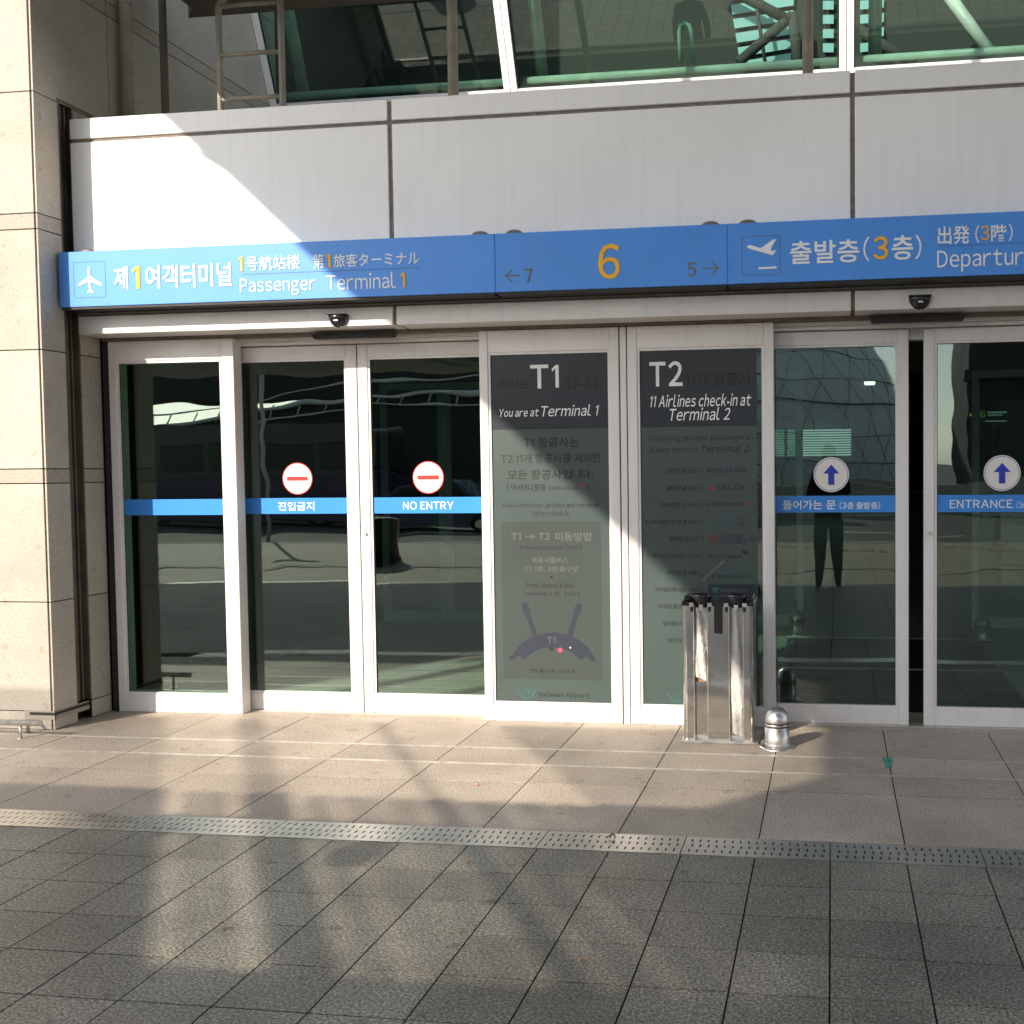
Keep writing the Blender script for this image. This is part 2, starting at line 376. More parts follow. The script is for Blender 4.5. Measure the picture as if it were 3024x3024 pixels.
# drain plates with real slots
def drain_plate(w=.5945, d=.214):
    b = MB(); bm = b.bm; nx, ny = 17, 3; mx, my = .012, .016
    cw = (w-2*mx)/nx; cd = (d-2*my)/ny
    for i in range(nx):
        for j in range(ny):
            cx = mx+cw*(i+.5); cy = my+cd*(j+.5)
            sx = cx + (.006 if j == 1 else 0)
            hw, hl = .0036, .0125
            inner = [(sx-hw, cy-hl), (sx, cy-hl-.005), (sx+hw, cy-hl), (sx+hw, cy), (sx+hw, cy+hl), (sx, cy+hl+.005), (sx-hw, cy+hl), (sx-hw, cy)]
            outer = [(cx-cw/2, cy-cd/2), (cx, cy-cd/2), (cx+cw/2, cy-cd/2), (cx+cw/2, cy), (cx+cw/2, cy+cd/2), (cx, cy+cd/2), (cx-cw/2, cy+cd/2), (cx-cw/2, cy)]
            o = [bm.verts.new((x, yy, 0)) for x, yy in outer]; n = [bm.verts.new((x, yy, 0)) for x, yy in inner]; k = [bm.verts.new((x, yy, -.004)) for x, yy in inner]
            for q in range(8):
                bm.faces.new((o[q], o[(q+1) % 8], n[(q+1) % 8], n[q])); bm.faces.new((n[q], n[(q+1) % 8], k[(q+1) % 8], k[q]))
    for x0, x1, y0, y1 in ((0, w, 0, my), (0, w, d-my, d), (0, mx, my, d-my), (w-mx, w, my, d-my)):
        v = [bm.verts.new(c) for c in ((x0, y0, 0), (x1, y0, 0), (x1, y1, 0), (x0, y1, 0))]; bm.faces.new(v)
    for x0, x1, y0, y1 in ((0, w, 0, 0), (0, w, d, d), (0, 0, 0, d), (w, w, 0, d)):
        v = [bm.verts.new(c) for c in ((x0, y0, 0), (x1, y1, 0), (x1, y1, -.01), (x0, y0, -.01))]; bm.faces.new(v)
    bmesh.ops.remove_doubles(bm, verts=bm.verts[:], dist=1e-5)
    return b
GD = "slotted steel drain covers in a row across the paving"
place = ["just right of the joint under the bollard", "second to the right of the one under the bollard", "at the right edge of the picture"]
px0 = -.6105
plate0 = obj("drain_cover", drain_plate(), M["drain"])
for k in range(-8, 5):
    o = plate0 if k == -8 else plate0.copy()
    if k != -8: COL.objects.link(o)
    o.location = (px0+.5985*k+.002, -2.212, .0015+random.uniform(-.0006, .0006))
    lab = "slotted steel drain cover, number %d counted from the left end of the drain" % (k+9)
    names = {-8: "outermost left slotted drain cover, cut off by the left edge of the photo", -7: "slotted drain cover at the left edge of the photo below the low rail",
             -6: "slotted drain cover second in view from the left, in warm light", -5: "shiny slotted drain cover where the bright light stripe crosses, left of the no entry doors",
             -4: "slotted drain cover on the dark stripe between two bright reflections", -3: "slotted drain cover in front of the left no entry door leaf",
             -2: "slotted drain cover in front of the right no entry door leaf", -1: "slotted drain cover with a crumpled leaf lying on it",
             0: "slotted drain cover straight in front of the umbrella bag dispenser", 1: "dark slotted drain cover in shade, just right of the steel bollard",
             2: "shaded slotted drain cover in front of the right entrance leaf", 3: "shaded slotted drain cover cut off by the right edge of the photo", 4: "farthest right slotted drain cover, outside the right edge of the photo"}
    tag(o, names[k], "drain cover", GD)

# small litter
def scrap(name, x, y, r, m, label, cat, seed, curl=.012):
    random.seed(seed); b = MB(); vs = []
    c = b.bm.verts.new((x, y, .006+curl))
    for k in range(9):
        a = 2*math.pi*k/9; rr = r*.75*random.uniform(.55, 1.1)
        vs.append(b.bm.verts.new((x+rr*math.cos(a)*1.5, y+rr*math.sin(a), .004+random.uniform(0, curl))))
    for k in range(9): b.bm.faces.new((c, vs[k], vs[(k+1) % 9]))
    o = obj(name, b, m); md = o.modifiers.new("solid", 'SOLIDIFY'); md.thickness = .0012; tag(o, label, cat)
scrap("crumpled_leaf", -.918, -2.06, .016, M["leafm"], "crumpled brown leaf lying on the steel drain", "leaf", 1, .02)
scrap("dry_leaf", -.785, -3.22, .013, M["leafm"], "small yellowish dry leaf on the pavers nearest the camera", "leaf", 2)
scrap("leaf_fragment", -1.418, -2.431, .012, M["leafm"], "curled leaf fragment on the pavers below the drain", "leaf", 3)
scrap("pink_scrap", -1.736, -1.37, .014, M["pinkp"], "tiny pink paper scrap on the large slabs", "litter", 4, .004)
scrap("twig", -2.05, -3.12, .016, M["leafm"], "dry twiggy scrap on the pavers in the left light patch", "litter", 6, .006)
b = MB(); b.box(.258, .312, -.70, -.628, .0025, .0032); b.box(.270, .300, -.82, -.712, .0025, .0032)
tag(obj("tape_marker", b, M["tape"]), "torn green tape marker stuck on the paving rail", "tape marker")
random.seed(11)

# ================================================================ GRANITE PILLAR AND SIDE WALL
XP, YP = -4.68, -.524
ZJ = [.0, .112, .780, 1.500, 1.588, 2.303, 3.020, 3.114, 3.830, 4.548, 4.640, 5.36, 6.9]
pillar = thing("granite_pillar", (-5.5, YP, 0), "tall beige granite pillar and side wall at the left of the doors", "pillar")
b = MB(); bd = MB(); g = .003
for z0, z1 in zip(ZJ, ZJ[1:]):
    t = bd if abs(z1-z0-.09) < .01 else b
    t.box(-6.2+g, XP-.024, YP, YP+.03, z0+g, z1-g, bev=.0015); t.box(-7.6, -6.2-g, YP, YP+.03, z0+g, z1-g, bev=.0015)
    segs = [(YP, -.318), (-.178, .012)] if z1 < 3.9 else [(YP, .176+.0), (.182, .85), (.856, 1.55), (1.556, 2.42)]
    for y0, y1 in segs:
        t.box(XP-.012, XP, y0, y1, z0+g, z1-g, bev=.0012)
obj("stone_cladding", b, M["pillar"], pillar); obj("stone_band", bd, M["pillar_dark"], pillar)
b = MB(); b.box(-7.6, XP-.0235, YP+.012, YP+.2, 0, 6.9); b.box(-7.6, XP-.006, YP+.012, -.31, .0, 6.9); b.box(-7.6, XP-.006, -.186, 2.42, 0.0, 6.9); b.box(-7.6, XP-.06, -.31, -.186, 0, 6.9); b.box(XP-.06, XP-.007, -.312, -.184, 3.85, 6.9)
obj("mortar_backing", b, M["grout"], pillar)
b = MB()
b.box(XP-.050, XP-.046, -.309, -.187, .12, 3.85); b.box(XP-.046, XP+.002, -.318, -.309, .12, 3.85); b.box(XP-.046, XP-.004, -.187, -.179, .12, 3.85)
b.box(XP-.046, XP-.030, -.262, -.250, .12, 3.85); b.box(XP-.046, XP-.024, -.232, -.222, .12, 3.85); b.box(XP-.04, XP+.004, -.325, .01, 3.838, 3.852)
obj("guide_channel", b, M["bronze"], pillar)
b = MB(); b.box(XP-.20, XP+.003, YP-.004, YP+.01, .107, .115); b.box(XP-.165, XP+.003, YP-.004, YP+.01, .062, .088); b.box(XP-.20, XP-.165, YP-.004, YP+.01, .06, .107)
b.box(XP-.01, XP+.003, YP, -.21, .107, .114); b.box(XP-.01, XP+.003, YP, -.21, .062, .088)
obj("base_slot_trim", b, mat("slot_trim", (.36, .32, .26), .6), pillar)
b = MB(); b.box(XP-.165, XP+.002, YP-.002, YP+.01, .0885, .1065); b.box(XP-.011, XP+.0015, YP, -.21, .0885, .1065); obj("base_slot", b, M["frame_dk"], pillar)

# low guard rail at left
rail = thing("low_rail", (-4.735, -.743, 0), "low stainless tube rail on short posts beside the pillar", "rail")
b = MB(); b.tube([(-7.5, -.743, .094), (-4.60, -.743, .094)], .0175, 16); obj("rail_tube", b, M["strip"], rail)
for x in (-4.735, -5.9): b = MB(); b.tube([(x, -.743, 0), (x, -.743, .08)], .0085, 10); b.tube([(x, -.743, 0), (x, -.743, .004)], .022, 14); obj("post", b, M["steel_brush"], rail)
rail2 = thing("bumper_bracket", (-4.79, -.61, 0), "small steel bracket standing between low rail and pillar base", "bracket")
b = MB(); b.box(-4.802, -4.786, -.615, -.605, 0, .06); b.box(-4.81, -4.77, -.62, -.60, 0, .004); b.box(-4.802, -4.786, -.605, -.53, .05, .06); obj("bracket_post", b, M["grey_metal"], rail2)

# ================================================================ WHITE FASCIA
fascia = thing("fascia", (-2, -.25, 2.8), "white panelled fascia above the doors with dark sealant joints", "fascia")
xj = [-4.655, -2.577, .120, 2.82]; b = MB()
for x0, x1 in zip(xj, xj[1:]):
    b.box(x0+(.013 if x0 > -4.6 else 0), x1-.013, -.25, -.215, 2.72, 3.600, bev=.004)
    b.box(x0+(.013 if x0 > -4.6 else 0), x1-.013, -.25, -.215, 3.622, 3.745, bev=.004)
obj("white_panel", b, M["white"], fascia)
b = MB(); b.box(-4.65, 2.82, -.238, -.10, 2.70, 3.735); obj("joint_sealant", b, M["seal"], fascia)
b = MB(); b.box(-4.66, 2.82, -.099, 2.5, 3.55, 3.62); tag(obj("ledge_roof", b, M["concrete"]), kind="structure")
b = MB(); b.box(-4.66, 2.82, 2.36, 2.5, 3.62, 4.64); tag(obj("upstand", b, M["concrete"]), kind="structure")

# header beam
beam = thing("header_beam", (-2, -.22, 2.4), "white box beam over the automatic doors under the blue sign", "beam")
b = MB(); hj = [-4.66, -2.582, .12, 2.82]
for x0, x1 in zip(hj, hj[1:]):
    b.box(x0+(.011 if x0 > -4.6 else 0), x1-.011, -.22, -.004, 2.427, 2.538, bev=.003)
obj("beam_panel", b, M["frame"], beam)
b = MB(); b.box(-4.655, 2.82, -.208, .12, 2.434, 2.532); obj("joint_sealant", b, M["seal"], beam)
b = MB(); b.box(-4.655, 2.82, -.235, -.16, 2.545, 2.556); b.box(-4.655, 2.82, -.20, -.16, 2.538, 2.545); b.box(-4.655, 2.82, -.25, -.16, 2.572, 2.70); obj("drip_channel", b, M["grey_metal"], beam)
b = MB(); b.box(-4.66, 2.82, -.003, .30, 2.408, 2.43); obj("beam_closure", b, M["seal"], beam)

# ================================================================ SIGN BAND
YS = -.38
def zp(x, y, x0, y0, w, d=1932.0): return (x0+x*w/d, y0+y*w/d)
def A(p, Y): q = at(p[0], p[1], Y); return q.x, q.z
def letters(parent, body, tl, br, Y, m, z=None, bold=.012, shear=0, depth=.003, name="lettering", label=None):
    "z=(x0,y0,w) zoom window the two corner readings were taken in"
    if z: tl = zp(*tl, *z); br = zp(*br, *z)
    x0, z1 = A(tl, Y); x1, z0 = A(br, Y)
    b = MB().text(body, x0, z1, x1, z0, Y, depth, bold, shear); return obj(name, b, m, parent, label)
def poly_px(parent, pts, Y, m, z, depth=.003, name="pictogram"):
    b = MB(); b.prism([A(zp(*p, *z), Y) for p in pts], -depth, 'y', Y); return obj(name, b, m, parent)
def rrect(x0, x1, z0, z1, r, n=6):
    out = []
    for cx, cz, a in ((x1-r, z1-r, 0), (x0+r, z1-r, 90), (x0+r, z0+r, 180), (x1-r, z0+r, 270)):
        for k in range(n+1): t = math.radians(a+90*k/n); out.append((cx+r*math.cos(t), cz+r*math.sin(t)))
    return out
def rframe(b, x0, x1, z0, z1, r, w, Y, d=.001):
    o = rrect(x0, x1, z0, z1, r); i = rrect(x0+w, x1-w, z0+w, z1-w, r-w); bm = b.bm
    vo = [bm.verts.new((p[0], Y-d, p[1])) for p in o]; vi = [bm.verts.new((p[0], Y-d, p[1])) for p in i]
    vo2 = [bm.verts.new((p[0], Y, p[1])) for p in o]
    n = len(o)
    for k in range(n): bm.faces.new((vo[k], vo[(k+1) % n], vi[(k+1) % n], vi[k])); bm.faces.new((vo[k], vo2[k], vo2[(k+1) % n], vo[(k+1) % n]))
ZA = (200, 700, 600); ZB = (0, 0, 1000); ZC = (800, 0, 1000); ZD = (2024, 0, 1000)
def sign(name, x0, x1, label):
    s = thing(name, ((x0+x1)/2, YS, 2.57), label, "sign", "blue sign boxes over the doors")
    b = MB(); b.box(x0, x1, YS, -.30, 2.572, 2.905, bev=.002); obj("sign_box", b, M["blue"], s)
    b = MB(); b.box(x0+.01, x1-.01, YS+.006, -.25, 2.558, 2.571); obj("bottom_rail", b, M["black_m"], s)
    for k in range(3):
        x = x0+(x1-x0)*(.12+.38*k); b = MB(); b.tube([(x, YS, 2.585), (x, YS-.002, 2.585)], .0035, 8); obj("screw", b, M["blue"], s)
    return s
s1 = sign("terminal_sign", -4.662, -1.9065, "blue sign with white aeroplane pictogram reading Passenger Terminal 1")
YL = YS-.0005
letters(s1, "제", (437, 285), (578, 495), YL, M["white_ink"], ZA, .016)
letters(s1, "1", (612, 280), (692, 492), YL, M["orange"], ZA, .025)
letters(s1, "여객터미널", (738, 272), (1563, 467), YL, M["white_ink"], ZA, .016)
letters(s1, "1", (1622, 190), (1668, 325), YL, M["orange"], ZA, .03)
letters(s1, "号航站楼", (1402, 1463), (1712, 1535), YL, M["white_ink"], ZB, .004)
letters(s1, "第", (240, 1450), (305, 1532), YL, M["white_ink"], ZC, .004)
letters(s1, "1", (314, 1452), (342, 1528), YL, M["orange"], ZC, .03)
letters(s1, "旅客ターミナル", (358, 1452), (848, 1508), YL, M["white_ink"], ZC, .004)
letters(s1, "Passenger", (1370, 1592), (1803, 1678), YL, M["white_ink"], ZB, .0)
letters(s1, "Terminal", (318, 1566), (714, 1643), YL, M["white_ink"], ZC, .0)
letters(s1, "1", (736, 1557), (768, 1640), YL, M["orange"], ZC, .015)
xa, za = A(zp(1383, 1566, *ZB), YS); xb, zb = A(zp(852, 1530, *ZC), YS)
b = MB(); b.box(xa, xb, YS-.001, YS, za-.002, za+.002); obj("rule_line", b, M["line"], s1)
xa, za = A(zp(50, 240, *ZA), YS); xb, zb = A(zp(367, 572, *ZA), YS)
b = MB(); rframe(b, xa, xb, zb, za, .016, .0032, YS); obj("pictogram_border", b, M["line"], s1)
poly_px(s1, [(203, 280), (194, 296), (196, 372), (172, 395), (106, 446), (103, 470), (196, 428), (207, 500), (188, 520), (190, 533), (217, 524), (247, 533), (245, 516), (226, 498), (222, 425), (322, 465), (323, 443), (238, 388), (216, 370), (214, 294)], YL, M["white_ink"], ZA)
s2 = sign("gate_number_sign", -1.9045, -.5705, "blue sign with large orange number 6 between small arrows to 7 and 5")
x0, z1 = A((1128*1.5652, 461*1.5652), YL); x1, z0 = A((1170*1.5652, 526*1.5652), YL)
obj("lettering", MB().text("6", x0, z1, x1, z0, YL, .003, .012), M["orange"], s2, "large orange numeral 6")
letters(s2, "7", (1447, 1533), (1495, 1610), YL, M["tan"], ZC, .004); letters(s2, "5", (12, 1497), (62, 1576), YL, M["tan"], ZD, .004)
def arrow_lines(parent, segs, z, w, m):
    b = MB()
    for p, q in segs:
        a = Vector((*A(zp(*p, *z), YL), 0)); c = Vector((*A(zp(*q, *z), YL), 0)); d = (c-a).normalized(); n = Vector((-d.y, d.x, 0))*w/2
        b.prism([((a+n).x, (a+n).y), ((c+n).x, (c+n).y), ((c-n).x, (c-n).y), ((a-n).x, (a-n).y)], -.002, 'y', YL)
    obj("arrow", b, m, parent)
arrow_lines(s2, [((1338, 1574), (1418, 1570)), ((1336, 1575), (1376, 1540)), ((1336, 1573), (1379, 1609))], ZC, .0065, M["tan"])
arrow_lines(s2, [((97, 1531), (186, 1528)), ((150, 1490), (187, 1529)), ((187, 1527), (150, 1570))], ZD, .0065, M["tan"])
s3 = sign("departures_sign", -.5685, 2.6, "blue sign with take-off pictogram reading Departures, cut off at the right edge")
letters(s3, "출발층", (597, 1378), (992, 1495), YL, M["white_ink"], ZD, .014)
letters(s3, "(", (1015, 1352), (1050, 1490), YL, M["white_ink"], ZD, .0); letters(s3, "3", (1073, 1350), (1157, 1480), YL, M["orange"], ZD, .02)
letters(s3, "층", (1178, 1345), (1300, 1480), YL, M["white_ink"], ZD, .014); letters(s3, ")", (1312, 1340), (1347, 1478), YL, M["white_ink"], ZD, .0)
letters(s3, "出発", (1440, 1293), (1622, 1390), YL, M["white_ink"], ZD, .01); letters(s3, "(", (1655, 1285), (1677, 1385), YL, M["white_ink"], ZD, .0)
letters(s3, "3", (1685, 1288), (1733, 1370), YL, M["orange"], ZD, .005); letters(s3, "階", (1745, 1284), (1832, 1375), YL, M["white_ink"], ZD, .01)
letters(s3, ")", (1845, 1276), (1867, 1375), YL, M["white_ink"], ZD, .0)
xa, z1 = A(zp(1437, 1432, *ZD), YL); _, z0 = A(zp(1600, 1550, *ZD), YL); xr, _ = A(zp(1928, 1500, *ZD), YL)
obj("lettering", MB().text("Departures", xa, z1, xa+(xr-xa)*1.26, z0, YL, .003, 0), M["white_ink"], s3)
xa, za = A(zp(1440, 1405, *ZD), YS); b = MB(); b.box(xa, xa+.75, YS-.001, YS, za-.0015, za+.0015); obj("rule_line", b, M["line"], s3)
xa, za = A(zp(320, 1349, *ZD), YS); xb, zb = A(zp(543, 1565, *ZD), YS)
b = MB(); rframe(b, xa, xb, zb, za, .016, .003, YS); obj("pictogram_border", b, M["ink_light"], s3)
poly_px(s3, [(353, 1402), (355, 1415), (372, 1421), (420, 1435), (495, 1456), (503, 1452), (519, 1428), (516, 1424), (505, 1432), (484, 1430), (494, 1405), (517, 1368), (512, 1364), (500, 1368), (440, 1410), (426, 1415), (372, 1399)], YL, M["white_ink"], ZD)
poly_px(s3, [(418, 1526), (418, 1537), (521, 1531), (521, 1520)], YL, M["white_ink"], ZD)

# lamps behind the sign
GL = "small round lamps on top of the blue sign"
def cap_lamp(x, label):
    t = thing("sign_lamp", (x, -.335, 2.905), label, "lamp", GL)
    b = MB(); b.lathe([(0, .028), (.02, .0265), (.038, .020), (.050, .010), (.052, .006), (.048, .004), (.02, .008), (0, .009)], (x, -.335, 2.905), 28, sy=.45); obj("shade", b, M["bronze"], t)
    b = MB(); b.tube([(x, -.325, 2.86), (x, -.325, 2.915)], .004, 8); obj("stem", b, M["grey_metal"], t)
for x, l in ((-2.007, "round lamp on the sign just left of the joint before the number 6 sign"), (-1.803, "round lamp on the sign just right of the joint, above the arrow to 7"),
             (-.668, "round lamp on the sign above the arrow to 5"), (-.459, "round lamp on the sign above the take-off pictogram"), (-4.50, "round lamp at the far left end of the blue sign")):
    cap_lamp(x, l)

# motion sensors
def dome_sensor(x, label):
    t = thing("motion_sensor", (x, -.22, 2.42), label, "sensor", "black dome sensors on the white beam")
    b = MB(); prof = []
    for k in range(9): a = math.pi/2*k/8; prof.append((.063*math.cos(a), -.074*math.sin(a)))
    b.lathe([(0, 0)]+prof, (x, -.2205, 2.494), 24, sy=.8, a0=math.pi, a1=2*math.pi); obj("dome", b, M["black"], t)
    b = MB(); b.box(x-.063, x+.063, -.2205-.05, -.2205, 2.494, 2.498); obj("lid", b, M["black"], t)
    b = MB(); b.box(x-.012, x+.014, -.2665, -.2640, 2.455, 2.462); obj("badge", b, M["steel_brush"], t)
dome_sensor(.487, "black half-dome sensor on the beam above the entrance doors")
dome_sensor(-2.935, "black half-dome sensor on the beam above the no entry doors")
for x0, x1, l in ((.217, .756, "long black sensor bar under the beam over the entrance gap"), (-3.19, -2.65, "long black sensor bar under the beam over the no entry doors")):
    b = MB(); b.prism([(x0, 2.406), (x1, 2.406), (x1-.016, 2.376), (x0+.016, 2.376)], .06, 'y', -.07); tag(obj("sensor_bar", b, M["black_m"]), l, "sensor", "black sensor bars under the beam")

# ================================================================ DOORS
def frame_ring(b, X0, X1, Z0, Z1, x0, x1, z0, z1, y0, y1, bev=.003):
    "stiles run full height, rails butt between them"
    b.box(X0, x0, y0, y1, Z0, Z1, bev); b.box(x1, X1, y0, y1, Z0, Z1, bev)
    b.box(x0+.0006, x1-.0006, y0+.0012, y1, Z0, z0, bev); b.box(x0+.0006, x1-.0006, y0+.0012, y1, z1, Z1, bev)
def bead(b, x0, x1, z0, z1, y0, y1, w=.014):
    b.box(x0, x0+w, y0, y1, z0, z1); b.box(x1-w, x1, y0, y1, z0, z1); b.box(x0+w+.0003, x1-w-.0003, y0, y1, z0, z0+w); b.box(x0+w+.0003, x1-w-.0003, y0, y1, z1-w, z1)
def door(name, X0, X1, Z0, Z1, x0, x1, z0, z1, y, d, label, cat, group):
    t = thing(name, ((X0+X1)/2, y, 0), label, cat, group)
    b = MB(); frame_ring(b, X0, X1, Z0, Z1, x0-.014, x1+.014, z0-.014, z1+.014, y, y+d); obj("frame", b, M["frame"], t)
    b = MB(); bead(b, x0-.0135, x1+.0135, z0-.0135, z1+.0135, y+.007, y+d-.01); obj("glazing_bead", b, M["frame"], t)
    b = MB(); b.box(x0-.0008, x1+.0008, y+.018, y+.026, z0-.0008, z1+.0008); obj("glass_pane", b, M["glass"], t)
    b = MB(); b.box(x0, x0+.005, y+.0145, y+.018, z0, z1); b.box(x0+.006, x1, y+.0145, y+.018, z1-.004, z1); obj("gasket", b, M["frame_dk"], t)
    return t
GDL = "sliding glass door leaves"; GFX = "fixed glass panels between the doors"
YD = .127
f1 = door("fixed_glass_panel", -4.62, -3.752, 0, 2.405, -4.552, -3.852, .130, 2.262, 0, .10, "plain fixed glass panel beside the pillar with empty blue band", "glass panel", GFX)
l2 = door("sliding_door", -3.86, -2.987, .004, 2.358, -3.79, -3.072, .128, 2.262, YD, .045, "sliding door leaf with red no entry sticker and Korean lettering on blue band", "door", GDL)
l3 = door("sliding_door", -2.9795, -2.08, .004, 2.358, -2.900, -2.16, .128, 2.262, YD, .045, "sliding door leaf with NO ENTRY lettering on its blue band", "door", GDL)
t1 = door("fixed_glass_panel", -2.135, -1.266, 0, 2.404, -2.067, -1.334, .122, 2.256, 0, .10, "fixed glass panel headed T1 with terminal map and You are at Terminal 1", "glass panel", GFX)
t2 = door("fixed_glass_panel", -1.213, -.337, 0, 2.404, -1.140, -.408, .122, 2.258, 0, .10, "fixed glass panel headed T2 with list of airlines behind the dispenser", "glass panel", GFX)
e1 = door("sliding_door", -.42, .4495, .004, 2.358, -.35, .374, .118, 2.264, YD, .045, "sliding door leaf with blue arrow sticker and Korean lettering, left of the open gap", "door", GDL)
e2 = door("sliding_door", .536, 1.42, .004, 2.358, .612, 1.34, .118, 2.270, YD, .045, "sliding door leaf with blue arrow sticker and ENTRANCE lettering, right of the open gap", "door", GDL)
f3 = door("fixed_glass_panel", 1.34, 2.2, 0, 2.404, 1.42, 2.12, .122, 2.256, 0, .10, "fixed glass panel right of the ENTRANCE leaf, outside the picture", "glass panel", GFX)
# bases, heads, mullion
b = MB(); b.box(-4.66, -4.622, .0, .12, 0, 2.405); tag(obj("jamb_gap_strip", b, M["frame_dk"]), "narrow black gap strip between granite pillar and the first door frame", "trim strip")
b = MB(); b.box(-1.258, -1.221, .004, .06, 0, 2.404, .002); tag(obj("mullion", b, M["frame"]), "narrow white mullion between the T1 and T2 glass panels", "mullion")
b = MB(); b.box(-1.2655, -1.2135, .03, .10, 0, 2.40); tag(obj("mullion_core", b, M["frame_dk"]), "black recess behind the narrow mullion between the T1 and T2 panels", "mullion")
for x0, x1, l in ((-3.752, -2.135, "white track housing over the no entry doors"), (-.337, 1.34, "white track housing over the entrance doors")):
    b = MB(); b.box(x0, x1, .06, .126, 2.385, 2.407, .002); b.box(x0, x1, .085, .126, 2.3635, 2.3835, .002); b.box(x0-.3, x1+.3, .174, .26, 2.30, 2.407); tag(obj("track_housing", b, M["frame"]), l, "track housing", "track housings over the sliding doors")
    b = MB(); b.box(x0-.06, x1+.06, .10, .21, -.02, .0032); struct("threshold", b, M["strip"])
b = MB(); b.box(-4.7, 2.8, .005, .10, -.02, .001); struct("sill_paving", b, M["slab"])

for par, x in ((l2, -2.9866), (l3, -2.9803), (e1, .4499), (e2, .5352)):
    b = MB(); b.box(x-.0004, x+.0008, YD+.010, YD+.036, .006, 2.35); obj("edge_rubber", b, M["frame_dk"], par)
for par, x0, x1 in ((l2, -3.82, -2.99), (l3, -2.977, -2.12), (e1, -.38, .447), (e2, .539, 1.40)):
    b = MB(); b.box(x0, x1, YD+.012, YD+.02, .0035, .0055); obj("bottom_brush", b, M["black_m"], par)
# bands, stickers, locks
YB = YD+.0165
def band(parent, x0, x1, y, z0=1.284, z1=1.386):
    b = MB(); b.box(x0, x1, y, y+.001, z0, z1); return obj("blue_band", b, M["film_blue"], parent)
bf = band(f1, -4.552, -3.852, .0165); b2 = band(l2, -3.79, -3.072, YB); b3 = band(l3, -2.900, -2.16, YB); be1 = band(e1, -.35, .372, YB, 1.279, 1.379); be2 = band(e2, .613, 1.34, YB, 1.278, 1.379)
Z5 = (600, 1000, 900); Z7 = (2124, 1000, 900); YT = YB-.0006
letters(b2, "진입금지", (475, 1035), (705, 1090), YT, M["white_ink"], Z5, .01, depth=.0008)
letters(b3, "NO ENTRY", (1267, 1034), (1587, 1082), YT, M["white_ink"], Z5, .008, depth=.0008)
letters(be1, "들어가는 문", (403, 1025), (738, 1083), YT, M["white_ink"], Z7, .012, depth=.0008)
letters(be1, "(3층 출발층)", (763, 1035), (1020, 1080), YT, M["white_ink"], Z7, .008, depth=.0008)
letters(be2, "ENTRANCE", (1462, 1022), (1860, 1074), YT, M["white_ink"], Z7, .006, depth=.0008)
xa, z1 = A(zp(1886, 1030, *Z7), YT); _, z0 = A(zp(1886, 1078, *Z7), YT)
obj("lettering", MB().text("(3rd Floor)", xa, z1, xa+.19, z0, YT, .0008), M["white_ink"], be2)
def disc(parent, x, z, r, m, y, name, rin=None, mat2=None):
    b = MB(); b.prism([(x+r*math.cos(2*math.pi*k/48), z+r*math.sin(2*math.pi*k/48)) for k in range(48)], .0008, 'y', y); return obj(name, b, m, parent)
for par, x in ((l2, -3.411), (l3, -2.529)):
    d0 = disc(par, x, 1.511, .103, M["red"], YB-.0002, "no_entry_sticker"); disc(d0, x, 1.511, .097, M["sticker"], YB-.0012, "sticker_face")
    b = MB(); b.box(x-.071, x+.071, YB-.0032, YB-.0022, 1.498, 1.524); obj("red_bar", b, M["red"], d0)
for par, x in ((e1, -.004), (e2, .986)):
    d0 = disc(par, x, 1.506, .105, M["sticker"], YB-.0002, "arrow_sticker"); disc(d0, x, 1.506, .0985, M["arrow"], YB-.0012, "blue_ring"); disc(d0, x, 1.506, .0955, M["sticker"], YB-.0022, "sticker_face")
    b = MB(); b.prism([(x, 1.566), (x-.048, 1.512), (x-.018, 1.512), (x-.018, 1.445), (x+.018, 1.445), (x+.018, 1.512), (x+.048, 1.512)], .001, 'y', YB-.0042); obj("up_arrow", b, M["arrow"], d0)
for par, x in ((l3, -2.950), (e2, .571)):
    b = MB(); b.tube([(x, YD+.002, 1.157), (x, YD-.012, 1.157)], [.0125, .0115], 20); lk = obj("lock", b, M["steel_brush"], par)
    b = MB(); b.box(x-.0015, x+.0015, YD-.0128, YD-.0121, 1.151, 1.163); obj("keyhole", b, M["black_m"], lk)

# ---- printed films behind the glass of T1 and T2
YF = .0148
ZE = (1400, 1000, 900); ZT = (1400, 1500, 500, 1486.0); ZF = (1850, 1000, 450); ZG = (1850, 1400, 500); ZH = (1900, 1700, 500, 1756.0)
def film(par, x0, x1, z0, zh, z1):
    b = MB(); b.box(x0, x1, YF, YF+.003, z0, zh); fg = obj("frosted_film", b, M["film_grey"], par)
    b = MB(); b.box(x0, x1, YF, YF+.003, zh+.0004, z1); fh = obj("header_film", b, M["film_dark"], par); return fg, fh
fg, fh = film(t1, -2.066, -1.336, .123, 1.80, 2.255)
YI = YF-.0004
def L(par, body, tl, br, m, z, bold=0.0, shear=0.0): letters(par, body, tl, br, YI, m, z, bold+.006, shear, depth=.0006)
L(fh, "여기는", (148, 256), (352, 320), M["ink"], ZE, .012); L(fh, "T1", (355, 167), (538, 314), M["white_ink"], ZE, .018); L(fh, "입니다.", (580, 245), (812, 318), M["ink"], ZE, .012)
L(fh, "You are at", (162, 447), (412, 493), M["white_ink"], ZE, .008, .25); L(fh, "Terminal 1", (427, 423), (793, 488), M["white_ink"], ZE, .004, .25)
L(fg, "T1 항공사는", (315, 626), (668, 688), M["ink2"], ZE, .02); L(fg, "T2 11개 항공사를 제외한", (170, 733), (803, 785), M["ink2"], ZE, .01)
L(fg, "모든 항공사입니다.", (212, 833), (757, 890), M["ink2"], ZE, .015); L(fg, "[ 아시아나항공", (210, 922), (453, 965), M["ink"], ZE, .01)
